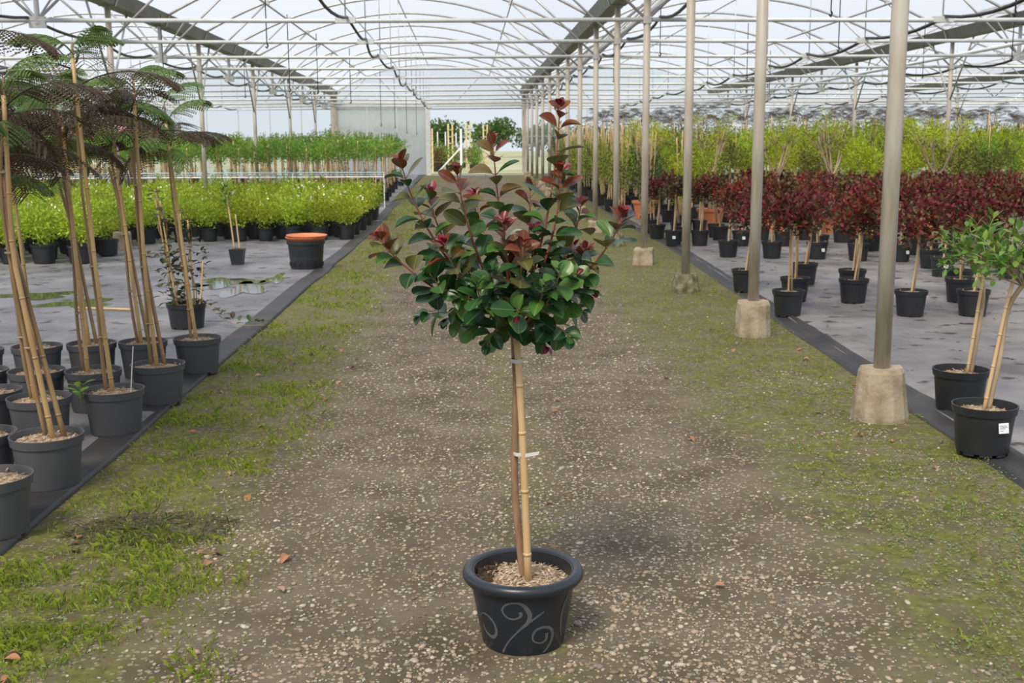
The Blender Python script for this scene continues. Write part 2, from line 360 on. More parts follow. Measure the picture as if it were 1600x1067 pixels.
# black doubled margin of the fabric with a fold ridge
def ridge(X, Y):
    t = (X-redge(Y)); return gzv(Y)+.004+.022*np.exp(-((t-.16)/.03)**2)+.006*vnoise(X, Y, 4, 5)
struct(sheet(np.array([-.001, 0, .05, .09, .12, .14, .16, .18, .20, .24]), ysf, skirtz(ridge, 0), M_fabE, 'ground_fabric_margin', xoff=lambda Y: redge(Y)+.02*(vnoise(Y, 0*Y, 1.3, 9)-.5)))
def lmar(X, Y): return gzv(Y)+.018+.005*vnoise(X, Y, 4, 6)
struct(sheet(np.array([-1.72, -1.68, -1.64, -1.60, -1.57, -1.555, -1.554]), ysf, skirtz(lmar, -1), M_fabE, 'ground_fabric_margin', xoff=lambda Y: .04*(vnoise(Y, 0*Y, 1.1, 2)-.5)))

# puddles on the fabric
M_water = plain('puddle_water', [(.05, .055, .06)], rough=.04, spec=.6)
for cx, cy, rx_, ry_, sd in ((-2.45, 11.3, .28, .45, 1), (-2.15, 10.7, .18, .5, 2), (-2.0, 11.55, .10, .4, 3), (-3.4, 9.8, .3, .25, 4), (-4.0, 10.4, .35, .25, 5), (-2.75, 10.9, .15, .25, 6)):
    g = Geo(); k = 28; a = np.arange(k)*2*PI/k; rr = 1+.35*np.sin(a*3+sd)+.2*np.sin(a*5+sd*2)
    V = np.stack([rx_*rr*np.cos(a), ry_*rr*np.sin(a), np.zeros(k)], 1); V = np.vstack([V, V*1.03-np.array([0, 0, .02])])
    g.add(V, [tuple(range(k))]+[(i, k+i, k+(i+1) % k, (i+1) % k) for i in range(k)])
    tag(ob('puddle', g.mesh('puddle', M_water), None, (cx, cy, .0165)), 'shallow rain puddle shining on the grey fabric between mimosas and lime shrubs', 'puddle', 'puddles on the fabric')

# ------------------------------------------------------------------ greenhouse frame
ZT, ZG, ZP = 2.735, 3.20, 4.25
def arch_z(u): return ZP-(ZP-3.28)*(u/3.345)**2          # u measured from the bay's middle
def bay_c(b): return (XE[b]+XE[b+1])/2
BAYNAME = {0: 'outermost bay beyond the staked saplings', 1: 'bay over the lime shrubs', 2: 'bay over the gravel track', 3: 'bay over the red standards', 4: 'second bay beyond the red standards', 5: 'third bay beyond the red standards'}
# one truss, copied along the house
def truss_proto():
    t = thing('roof_truss', 'arched steel roof truss with straight tie beam', 'roof truss', group='roof trusses')
    g = Geo(); us = np.linspace(-3.345, 3.345, 25); g.tube([(u, 0, arch_z(u)) for u in us], .024, 6); ob('arch', g.mesh('arch', M_galv, True), t)
    g = Geo(); g.tube([(-3.345, 0, ZT), (0, 0, ZT-.012), (3.345, 0, ZT)], .026, 6); ob('tie_beam', g.mesh('tie_beam', M_tie, True), t)
    for s in (-1, 1):
        g = Geo(); g.tube([(s*3.32, 0, ZT+.02), (s*2.12, 0, arch_z(2.12)-.01)], .017, 5); ob('strut', g.mesh('strut', M_galv, True), t)
        g = Geo(); g.box(s*2.12-.035, s*2.12+.035, -.03, .03, arch_z(2.12)-.05, arch_z(2.12)+.03); ob('clamp', g.mesh('clamp', M_galv), t)
    g = Geo(); g.tube([(0, .0, ZT), (0, 0, ZP)], .009, 5); ob('hanger_rod', g.mesh('hanger_rod', M_tie, True), t)
    g = Geo(); g.box(-.11, .11, -.035, .035, ZT-.035, ZT+.03); ob('bracket', g.mesh('bracket', M_tie), t)
    return t
tp = truss_proto(); first = True
for b in range(6):
    for n in range(1, 16):
        if b in (0, 1, 4, 5) and n < 4: continue
        lab = 'arched steel truss with straight tie beam, in the '+BAYNAME[b]
        if first: tp.location = (bay_c(b), ARCHY(n), 0); tp['label'] = lab; tp['group'] = 'roof trusses, '+BAYNAME[b]; first = False
        else: dup(tp, (bay_c(b), ARCHY(n), 0), 0, lab, 'roof trusses, '+BAYNAME[b])
# film roof: a ceiling with one sheet per bay
ceil_ = struct(ob('ceiling', None))
for b in range(6):
    us = np.linspace(-3.345, 3.345, 25); ys = np.linspace(-6, WALLY+.1, 20)
    Xs, Ys = np.meshgrid(us, ys); Z = arch_z(Xs)+.035-.02*np.abs(np.sin((Ys-5.31)/2.5*PI))
    V = np.stack([Xs+bay_c(b), Ys, Z], -1).reshape(-1, 3); i = (np.arange(19)[:, None]*25+np.arange(24)[None]).ravel()
    g = Geo(); g.add(V, np.stack([i, i+1, i+26, i+25], 1)); ob('film_sheet', g.mesh('film_sheet', M_film, True), ceil_)
# gutters
def gutter(x, y0, lab):
    t = thing('rain_gutter', lab, 'gutter', (x, y0, 0)); Lg = WALLY+.15-y0
    pr = [(-.165, .17), (-.15, .17), (-.085, .012), (.085, .012), (.15, .17), (.165, .17), (.10, -.005), (-.10, -.005)]
    V = [(px, 0, ZG+pz) for px, pz in pr]+[(px, Lg, ZG+pz) for px, pz in pr]
    Fq = [(i, (i+1) % 8, 8+(i+1) % 8, 8+i) for i in range(8)]
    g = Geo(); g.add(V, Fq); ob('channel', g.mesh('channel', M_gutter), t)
    gb = Geo(); gb.add([(px*1.08, dy, ZG+.004+pz*1.03-.016) for dy in (-.03, .03) for px, pz in [(-.165, .19), (-.10, 0), (.10, 0), (.165, .19)]], [(0, 1, 5, 4), (1, 2, 6, 5), (2, 3, 7, 6)])
    me = gb.mesh('gutter_strap', M_galv)
    for n in range(1, 16):
        if ARCHY(n) > y0: ob('gutter_strap', me, t, (0, ARCHY(n)-y0, 0))
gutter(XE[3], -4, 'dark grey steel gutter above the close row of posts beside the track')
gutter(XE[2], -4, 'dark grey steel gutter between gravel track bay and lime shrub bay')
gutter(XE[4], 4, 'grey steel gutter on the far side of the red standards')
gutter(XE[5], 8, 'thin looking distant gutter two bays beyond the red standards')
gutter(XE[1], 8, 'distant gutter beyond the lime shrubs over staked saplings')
# posts
def post_meshes(r):
    g = Geo(); g.tube([(0, 0, .12), (0, 0, 1.5), (0, 0, ZG-.03)], r, 12); return g.mesh('shaft', M_post, True)
ME_post = post_meshes(.040); ME_post2 = post_meshes(.036)
def footing_mesh(w0, w1, hh, mat, seed, seg=12, square=.0):
    g = Geo(); an = np.arange(seg)*2*PI/seg+PI/seg; r_ = np.random.default_rng(seed)
    prof = [(w0*1.02, -.05), (w0, .02), ((w0+w1)/2, hh*.5), (w1*1.01, hh-.02), (w1*.93, hh)]
    V = []
    for r, z in prof:
        sq = 1/np.maximum(np.abs(np.cos(an)), np.abs(np.sin(an)))
        rr = r*(1+square*(sq-1)*.9)*(1+r_.uniform(-.02, .02, seg)); V.append(np.stack([rr*np.cos(an), rr*np.sin(an), z+r_.uniform(-.006, .006, seg)], 1))
    Fq = [(i*seg+j, i*seg+(j+1) % seg, (i+1)*seg+(j+1) % seg, (i+1)*seg+j) for i in range(4) for j in range(seg)]
    Fq.append(tuple(4*seg+j for j in range(seg)))
    g.add(np.concatenate(V), Fq); return g.mesh('footing', mat)
FT = [footing_mesh(.135, .108, .26, M_conc, 1), footing_mesh(.13, .118, .25, M_conc, 2), footing_mesh(.13, .11, .17, M_concmoss, 3, square=.25), footing_mesh(.16, .15, .19, M_conc, 4, seg=4), footing_mesh(.13, .11, .19, M_concmoss, 5, square=.2)]
rowlab = ['round steel post on tall tapered concrete footing beside two bright green standards',
          'steel post on a cylindrical concrete footing, next after the tall tapered one',
          'steel post on a low crumbling moss-blackened footing beside the gravel track',
          'steel post on a square pale concrete block, next after the moss-blackened footing']
def post(x, y, lab, grp=None, foot=0, me=ME_post, brace=False):
    z0 = gz(y)
    t = thing('steel_post', lab, 'post', (x, y, z0), 0, grp)
    s = ob('shaft', me, t); s.scale = (1, 1, (ZG-z0)/(ZG))
    f = ob('footing', FT[foot], t); f.rotation_euler = (0, 0, rnd.uniform(-.3, .3))
    if brace:
        for s_ in (-1, 1):
            g = Geo(); g.tube([(0, 0, 2.12-z0), (0, s_*.85, ZG-.02-z0)], .016, 5); ob('brace', g.mesh('brace', M_galv, True), t)
    g = Geo(); g.box(-.047, .047, -.043, .043, ZT-.045-z0, ZT+.035-z0); ob('joint_plate', g.mesh('joint_plate', M_galv), t)
    return t
for n in range(1, 15):
    if n <= 4: post(XE[3], ARCHY(n), rowlab[n-1], None, [0, 1, 2, 3][n-1])
    else: post(XE[3], ARCHY(n), 'one of the steel posts receding along the track towards the open doorway', 'posts receding towards the doorway', [4, 2, 3, 1][n % 4])
for i, n in enumerate((5, 7, 9, 11, 13)):
    post(XE[2], ARCHY(n), ['steel post on round footing standing among the mimosa stems before the lime shrubs', 'braced steel post rising from the lime shrubs', 'braced steel post rising from the lime shrubs', 'steel post with braces standing in the staked saplings', 'steel post with braces standing in the staked saplings'][i],
         [None, 'posts in the lime shrubs', 'posts in the lime shrubs', 'posts in the staked saplings', 'posts in the staked saplings'][i], 1, ME_post, True)
for x, gname in ((XE[4], 'posts under the gutter beyond the red standards'), (XE[5], 'posts under the distant thin gutter'), (XE[1], 'posts at the outer side of the sapling bay')):
    for n in (5, 7, 9, 11, 13):
        if x == XE[5] and n < 9 or x == XE[1] and n < 9: continue
        post(x, ARCHY(n), 'slim braced steel post, one of the '+gname, gname, 3, ME_post2, True)
# short drop posts where a truss has no post under the gutter
g = Geo(); g.tube([(0, 0, ZT-.04), (0, 0, ZG+.02)], .03, 8); g.box(-.09, .09, -.02, .02, ZT-.08, ZT+.04)
for s_ in (-1, 1): g.tube([(0, 0, ZT), (s_*.38, 0, ZG+.05)], .013, 5)
ME_drop = g.mesh('gutter_drop_post', M_galv)
for x, ns, gname in ((XE[2], (2, 3, 4, 6, 8, 10, 12, 14), 'gutter over the lime shrub edge'), (XE[4], (4, 6, 8, 10, 12, 14), 'gutter beyond the red standards')):
    for n in ns: tag(ob('gutter_drop_post', ME_drop, None, (x, ARCHY(n), 0)), 'short steel drop post with gusset hanging from the '+gname, 'drop post', 'drop posts, '+gname)
# purlins and service pipes
def runner(name, x, z, y0, r, mat, lab, cat, wave=None, y1=WALLY):
    g = Geo()
    if wave:
        pts = []
        n0 = int((y0-5.31)/2.5); y = y0
        for k in range(n0, 14):
            for q in range(6):
                tt = q/6; yy = 5.31+2.5*(k+tt)
                pts.append((x+wave[1]*math.sin(k*2.3+tt*3), yy, z+.03-4*wave[0]*tt*(1-tt)*(.7+.6*((k*37) % 10)/10)))
        g.tube(pts, r, 6)
    else: g.tube([(x, y0, z), (x, (y0+y1)/2, z), (x, y1, z)], r, 6)
    return tag(ob(name, g.mesh(name, mat, True)), lab, cat)
M_darkgalv = M_galv
runner('ridge_purlin', bay_c(2), ZP-.03, -2, .013, M_darkgalv, 'thin ridge bar under the film above the gravel track', 'purlin')
runner('roof_purlin', bay_c(2)-2.12, arch_z(2.12)-.045, -2, .018, M_darkgalv, 'roof bar under the film on the lime shrub side of the track', 'purlin')
runner('roof_purlin', bay_c(2)-1.05, arch_z(1.05)-.045, 8, .012, M_darkgalv, 'thin roof bar nearer the ridge on the lime shrub side', 'purlin')
runner('roof_purlin', bay_c(2)+2.12, arch_z(2.12)-.045, -2, .012, M_galv, 'roof bar under the film on the post row side of the track', 'purlin')
runner('roof_purlin', bay_c(3)-2.12, arch_z(2.12)-.045, 3, .018, M_darkgalv, 'roof bar over the red standards nearest the post row', 'purlin')
runner('roof_purlin', bay_c(3)+2.12, arch_z(2.12)-.045, 3, .018, M_darkgalv, 'roof bar over the red standards on the far gutter side', 'purlin')
runner('roof_purlin', bay_c(3), ZP-.03, 3, .013, M_darkgalv, 'ridge bar over the bay of red standards', 'purlin')
runner('roof_purlin', bay_c(1)+2.12, arch_z(2.12)-.045, 8, .018, M_darkgalv, 'roof bar over the lime shrub bay', 'purlin')
runner('water_pipe', XE[3]+.30, ZT+.27, 0, .030, M_rail, 'white water pipe running under the gutter of the post row', 'pipe')
runner('water_pipe', XE[3]+.17, ZT+.33, 0, .018, M_rail, 'thin white pipe squeezed between gutter and thicker water pipe', 'pipe')
runner('water_pipe', XE[4]-.35, ZT+.12, 6, .034, M_rail, 'white water pipe along the gutter beyond the red standards', 'pipe')
runner('black_hose', bay_c(2), ZT, 5.4, .017, M_rubber, 'black irrigation hose sagging along the middle of the track bay', 'hose', (.10, .035))
runner('black_hose', XE[3]+.13, ZT, 5.4, .017, M_rubber, 'black irrigation hose sagging along the close row of posts', 'hose', (.10, .03))
runner('black_hose', XE[2]-.12, ZT, 7.9, .017, M_rubber, 'black irrigation hose sagging along the braced posts of the lime shrubs', 'hose', (.09, .04))
runner('black_hose', bay_c(3), ZT, 5.4, .020, M_rubber, 'black irrigation hose sagging across the bay of red standards', 'hose', (.10, .04))
runner('black_hose', XE[4]+.17, ZT, 12, .020, M_rubber, 'black irrigation hose sagging along the gutter beyond the red standards', 'hose', (.10, .04))
runner('black_hose', bay_c(4), ZT, 14, .020, M_rubber, 'black irrigation hose in the second bay beyond the red standards', 'hose', (.10, .04))
runner('black_hose', bay_c(1), ZT, 14, .018, M_rubber, 'black irrigation hose in the bay over the lime shrubs', 'hose', (.10, .04))
# hanging wires with hooks
def wire(x, y, ln, grp, z=ZT+.35):
    g = Geo(); g.tube([(0, 0, 0), (0, 0, -ln)], .006, 4); g.tube([(0, 0, -ln), (.012, 0, -ln-.02), (0, 0, -ln-.05), (-.015, 0, -ln-.03)], .009, 4)
    tag(ob('hanging_wire', g.mesh('hanging_wire', M_rubber), None, (x, y, z)), 'thin dark drop wire with a hook, hanging in the '+grp, 'wire', 'drop wires, '+grp)
for x, y, l in ((-2.20, 12.84, .60), (-2.05, 20.34, .9), (-2.35, 15.34, .95), (-2.3, 17.84, .85), (-1.9, 25.34, 1.2), (-1.75, 27.84, 1.2), (-1.6, 30.34, 1.3), (-1.45, 32.84, 1.3), (-4.0, 15.34, .8), (-3.9, 20.34, .8)): wire(x, y, l, BAYNAME[2])
for x, y, l in ((2.6, 15.34, .65), (2.62, 20.34, .7), (3.3, 10.34, .7), (4.2, 12.84, .8), (5.0, 10.34, .7), (6.2, 12.84, .9), (4.4, 17.84, .8), (7.2, 17.84, .8), (6.1, 22.84, .8), (3.3, 25.34, .7)): wire(x, y, l, BAYNAME[3], ZT+.5)
for x, y, l in ((-5.6, 12.84, .9), (-6.0, 17.84, .9), (-6.4, 22.84, 1.0), (-7.6, 20.34, .9)): wire(x, y, l, BAYNAME[1])

# far gable walls
HB = 2.93
def panel(parent, x0, x1, z0, z1, y, mat, name='panel', corr=0):
    g = Geo()
    if corr:
        n = int((x1-x0)/.05); xs = np.linspace(x0, x1, n+1); yy = y+(np.arange(n+1) % 2)*.012
        V = [(a, c, z0) for a, c in zip(xs, yy)]+[(a, c, z1) for a, c in zip(xs, yy)]
        g.add(V, [(i, i+1, n+2+i, n+1+i) for i in range(n)])
    else: g.add([(x0, y, z0), (x1, y, z0), (x1, y, z1), (x0, y, z1)], [(0, 1, 2, 3)])
    return ob(name, g.mesh(name, mat), parent)
zb = gz(40.3)
def gable(b, bottom):
    wl = struct(ob(['wall_outer_left', 'wall_left', 'wall_back', 'wall_right', 'wall_outer_right', 'wall_far_right'][b], None))
    c = bay_c(b); us = np.linspace(-3.345, 3.345, 25)
    V = [(c+u, WALLY+.02, HB) for u in us]+[(c+u, WALLY+.02, arch_z(u)+.03) for u in us]
    g = Geo(); g.add(V, [(i, i+1, 26+i, 25+i) for i in range(24)]); ob('gable_film', g.mesh('gable_film', M_gable), wl)
    g = Geo(); g.box(c-3.345, c+3.345, WALLY-.05, WALLY+.05, HB-.07, HB+.06); ob('header_beam', g.mesh('header_beam', M_tie), wl)
    for s in (-1, 1):
        g = Geo(); g.tube([(c+s*.9, WALLY-.03, HB), (c+s*1.9, WALLY-.03, arch_z(1.9))], .02, 5); ob('gable_brace', g.mesh('gable_brace', M_galv), wl)
    if bottom:
        k = 6; xs = np.linspace(c-3.3, c+3.3, k+1)
        for i in range(k):
            panel(wl, xs[i]+.01, xs[i+1]-.01, 1.78, HB-.07, WALLY+.02, M_gable)
            panel(wl, xs[i]+.01, xs[i+1]-.01, zb, 1.74, WALLY+.02, M_gable if b != 3 else M_gable)
            if i:
                g = Geo(); g.tube([(xs[i], WALLY, zb), (xs[i], WALLY, HB)], .02, 5); ob('mullion', g.mesh('mullion', M_tie), wl)
        g = Geo(); g.box(c-3.3, c+3.3, WALLY-.02, WALLY+.02, 1.74, 1.78); ob('rail', g.mesh('rail', M_darkgalv), wl)
    return wl
for b in range(6): gable(b, b in (1, 3, 4, 5))
# sliding door, closed half and open half
door = struct(ob('door_1', None)); x0, x1 = XE[2]+.12, -1.42
pw = (x1-x0)/3
for i in range(3):
    panel(door, x0+i*pw+.01, x0+(i+1)*pw-.01, 1.80, HB-.08, WALLY-.06, M_poly, corr=1)
    panel(door, x0+i*pw+.01, x0+(i+1)*pw-.01, zb+.02, 1.76, WALLY-.06, M_poly, corr=1)
    if i:
        g = Geo(); g.box(x0+i*pw-.015, x0+i*pw+.015, WALLY-.09, WALLY-.07, zb, HB-.07); ob('door_stile', g.mesh('door_stile', M_tie), door)
g = Geo(); g.box(x0, x1, WALLY-.09, WALLY-.065, 1.76, 1.80); ob('door_rail', g.mesh('door_rail', M_darkgalv), door)
g = Geo(); g.box(x1-.04, x1+.13, WALLY-.10, WALLY+.04, zb-.05, HB); ob('door_jamb', g.mesh('door_jamb', M_tie), door)
g = Geo(); g.box(XE[2]-.10, XE[2]+.12, WALLY-.10, WALLY+.06, zb-.05, ZG); struct(ob('trim_1', g.mesh('trim_1', M_post)))
g = Geo(); g.box(XE[3]-.07, XE[3]+.07, WALLY-.14, WALLY-.06, zb-.05, ZG); struct(ob('trim_3', g.mesh('trim_3', M_post)))
g = Geo(); g.box(x0, XE[3]-.07, WALLY-.12, WALLY-.06, HB-.09, HB-.05); ob('door_track', g.mesh('door_track', M_galv), door)
g = Geo(); g.box(-1.4, 2.0, WALLY-.4, WALLY+.4, zb-.2, zb+.012); struct(ob('trim_2', g.mesh('trim_2', plain('sill_concrete', [(.30, .31, .31), (.40, .41, .41)], rough=.8))))

# ------------------------------------------------------------------ shared plant pieces
def pot_mesh(r0, r1, h, mat, lip=.036, feet=True, seg=32, soil=None, name='pot', t=.006):
    g = Geo(); k = (h-lip)/h; rl = r0+(r1-.008-r0)*k
    zs = soil if soil else h-.03
    g.lathe([(r0-.012, .010), (r0, .010), (r0+.002, .018), (rl, h-lip), (rl+.007, h-lip+.002), (r1-.001, h-.006), (r1, h), (r1-t, h), (r1-t-.006, zs-.01)], seg)
    if feet:
        for j in range(9):
            a = j*2*PI/9; aa = np.linspace(a, a+.48, 4)
            ri, ro = r0-.014, r0-.001
            V = [(r*math.cos(x), r*math.sin(x), z) for x in aa for r, z in ((ri, 0), (ro, 0), (ro, .014), (ri, .014))]
            Fq = [(i*4+q, i*4+(q+1) % 4, i*4+4+(q+1) % 4, i*4+4+q) for i in range(3) for q in range(4)]+[(0, 1, 2, 3), (15, 14, 13, 12)]
            g.add(V, Fq)
    return g.mesh(name, mat, False)
def smooth_pot(me):
    me.polygons.foreach_set('use_smooth', np.ones(len(me.polygons), bool)); me.set_sharp_from_angle(angle=.6); return me
def mulch_geo(r, z, seed, dome=.02, nchip=160, mats=None, chipl=.022):
    rg = np.random.default_rng(seed); g = Geo(); seg = 24; rings = 6
    V = [(0, 0, z+dome)]
    for i in range(1, rings+1):
        q = r*i/rings
        for j in range(seg):
            a = j*2*PI/seg; V.append((q*math.cos(a), q*math.sin(a), z+dome*(1-(i/rings)**2)+rg.uniform(-.004, .004)))
    Fq = [(0, 1+j, 1+(j+1) % seg) for j in range(seg)]+[(1+i*seg+j, 1+(i+1)*seg+j, 1+(i+1)*seg+(j+1) % seg, 1+i*seg+(j+1) % seg) for i in range(rings-1) for j in range(seg)]
    g.add(V, Fq, 0)
    if nchip:
        rr = r*.95*np.sqrt(rg.random(nchip)); a = rg.random(nchip)*2*PI
        P = np.stack([rr*np.cos(a), rr*np.sin(a), z+dome*(1-(rr/r)**2)+rg.uniform(.001, .006, nchip)], 1)
        D = rg.normal(size=(nchip, 3)); D[:, 2] *= .25; D /= np.linalg.norm(D, axis=1)[:, None]
        N = np.array([0, 0, 1.0])+rg.normal(size=(nchip, 3))*.3
        quads(g, P, D, N, rg.uniform(.5, 1.3, nchip)*chipl, rg.uniform(.15, .35, nchip)*chipl, 1)
    return g
def quads(g, P, D, N, L, W, mi=0, shape='rhomb', fold=0):
    n = len(P); D = D/np.linalg.norm(D, axis=1)[:, None]; S = np.cross(D, N); S /= np.linalg.norm(S, axis=1)[:, None]+1e-9
    L = np.broadcast_to(L, n)[:, None]; W = np.broadcast_to(W, n)[:, None]
    Nn = np.cross(S, D)
    if shape == 'rhomb':
        V = np.stack([P, P+D*L*.5+S*W*.5, P+D*L, P+D*L*.5-S*W*.5], 1)
        k = 4
    else:
        V = np.stack([P, P+D*L*.3+S*W*.45, P+D*L*.68+S*W*.42, P+D*L-Nn*L*.08, P+D*L*.68-S*W*.42, P+D*L*.3-S*W*.45], 1); k = 6
    g.add(V.reshape(-1, 3), np.arange(n*k).reshape(n, k), mi)
def crown_geo(n, rx, rz, L, W, seed, c=(0, 0, 0), inner=.35, g=None, shape='rhomb', sprays=0, mi=0, up=.6):
    rg = np.random.default_rng(seed); g = g or Geo()
    d = rg.normal(size=(n, 3)); d /= np.linalg.norm(d, axis=1)[:, None]
    lob = 1+.22*np.sin(d[:, 0]*5+seed)*np.cos(d[:, 1]*6+seed*2)+.12*np.sin(d[:, 2]*9+seed)
    r = (inner+(1-inner)*rg.random(n)**.5)*lob
    P = d*r[:, None]*np.array([rx, rx, rz])+np.array(c)
    D = d*.7+rg.normal(size=(n, 3))*.6+np.array([0, 0, up*.5]); N = rg.normal(size=(n, 3))*.6+np.array([0, 0, 1.0])+d*.4
    quads(g, P, D, N, rg.uniform(.7, 1.3, n)*L, rg.uniform(.7, 1.3, n)*W, mi, shape)
    for k in range(sprays):
        a = rg.uniform(0, 2*PI); el = rg.uniform(.2, 1.4); dd = np.array([math.cos(a)*math.cos(el), math.sin(a)*math.cos(el), math.sin(el)])
        base = dd*np.array([rx, rx, rz])*.7+np.array(c); m = 16; tt = np.linspace(0, 1, m)
        Pp = base+dd*tt[:, None]*rx*.75; Dd = dd+rg.normal(size=(m, 3))*.7
        quads(g, Pp, Dd, rg.normal(size=(m, 3))*.5+np.array([0, 0, 1.]), L*.9, W*.9, mi, shape)
    return g
def lobed_crown(n, rx, rz, L, W, seed, c, lobes=6, sprays=10, shape='rhomb'):
    rg = np.random.default_rng(seed); g = Geo()
    for k in range(lobes):
        a = k*2.4+seed; q = .55 if k else 0; zz = rg.uniform(-.5, .55) if k else 0
        crown_geo(n//lobes, rx*rg.uniform(.42, .62), rz*rg.uniform(.38, .6), L, W, seed*31+k, (c[0]+math.cos(a)*rx*q, c[1]+math.sin(a)*rx*q, c[2]+rz*zz), .1, g, shape, sprays//lobes+1)
    return g
def leaf_mesh(name, L, W, mat, cup=.25, curl=.25, peak=.55, pet=.12, rd=.75):
    g = Geo(); ts = [0, .08, .22, .42, .62, .80, .93, 1.0]; V = []
    for t in ts:
        y = pet*L+(1-pet)*L*t
        wd = W*.5*(math.sin(PI*min(1, t**(math.log(.5)/math.log(peak))))**rd if 0 < t < 1 else 0.02)
        z = -curl*L*(t**2)*.5
        V += [(-wd, y, z+cup*wd), (-wd*.5, y, z+cup*wd*.3), (0, y, z), (wd*.5, y, z+cup*wd*.3), (wd, y, z+cup*wd)]
    Fq = [(i*5+j, i*5+j+1, i*5+6+j, i*5+5+j) for i in range(len(ts)-1) for j in range(4)]
    g.add(V, Fq); g.tube([(0, 0, 0), (0, pet*L*1.1, 0)], .0011, 4)
    return g.mesh(name, mat, True)
def frond_mesh(name, Lr, mat, seed, pairs=12, droop=1.0, lf=.021):
    rg = np.random.default_rng(seed); g = Geo()
    tt = np.linspace(0, 1, 10); path = np.stack([.05*np.sin(tt*2+seed)*Lr, Lr*(tt-.12*droop*tt**3), Lr*(.38*tt-.62*droop*tt**2)], 1)
    g.tube(path, np.linspace(.004, .0015, 10), 4)
    P = []; D = []; N = []; Ls = []
    for i in range(pairs):
        t = .22+.78*i/(pairs-1); j = t*9; a = int(min(8, j)); p = path[a]+(path[a+1]-path[a])*(j-a); ax = path[a+1]-path[a]; ax /= np.linalg.norm(ax)
        ln = Lr*.34*(math.sin(PI*(.18+.72*t))**.7)
        for s in (-1, 1):
            d0 = np.array([s*.95, .30, .05])+ax*.25+rg.normal(size=3)*.06; m = 13; q = np.linspace(0.04, 1, m)
            cur = p+d0*ln*q[:, None]+np.array([0, 0, -1.0])*(ln*.75*droop*q**1.8)[:, None]
            tan = np.gradient(cur, axis=0); tan /= np.linalg.norm(tan, axis=1)[:, None]
            sd = np.cross(tan, np.array([0, 0, 1.0])); sd /= np.linalg.norm(sd, axis=1)[:, None]+1e-6
            for e in (-1, 1):
                P.append(cur); D.append(sd*e+tan*.35+np.array([0, 0, -.25])); N.append(np.cross(sd, tan)+0*cur); Ls.append(np.full(m, lf)*(.6+.4*np.sin(PI*np.linspace(.15, .95, m))))
    quads(g, np.concatenate(P), np.concatenate(D), np.concatenate(N), np.concatenate(Ls), lf*.42)
    return g.mesh(name, mat)
def label_mesh():
    g = Geo(); g.box(-.021, .021, -.001, .001, -.019, .019)
    for k, (z, wd) in enumerate(((.009, .015), (.004, .015), (-.001, .011), (-.009, .007))): g.box(-.016, -.016+2*wd, -.0018, -.0009, z-.0010, z+.0010, 1)
    return g.mesh('price_sticker', [M_paper, M_ink])
ME_label = label_mesh()
def cane_geo(pts, r0, r1, nodes=True, sides=7):
    g = Geo(); P = np.array(pts, float); n = 14; t = np.linspace(0, len(P)-1, n)
    Q = np.stack([np.interp(t, np.arange(len(P)), P[:, k]) for k in range(3)], 1)
    g.tube(Q, np.linspace(r0, r1, n), sides)
    if nodes:
        for i in range(1, n-1, 2):
            d = Q[i+1]-Q[i]; d = d/np.linalg.norm(d); r = r0+(r1-r0)*i/n
            g.tube([Q[i]-d*.004, Q[i]+d*.004], r*1.12, sides, 0)
    return g

ME_mulch = [mulch_geo(.127, .185, s, .018).mesh('mulch', [M_mulch, M_chip]) for s in (1, 2, 3)]
ME_gpot = smooth_pot(pot_mesh(.112, .141, .212, M_greypot))
ME_bpot = smooth_pot(pot_mesh(.098, .128, .205, M_blackpot))
ME_bmulch = [mulch_geo(.114, .178, s, .012, 90).mesh('mulch', [M_mulch, M_chip]) for s in (4, 5)]

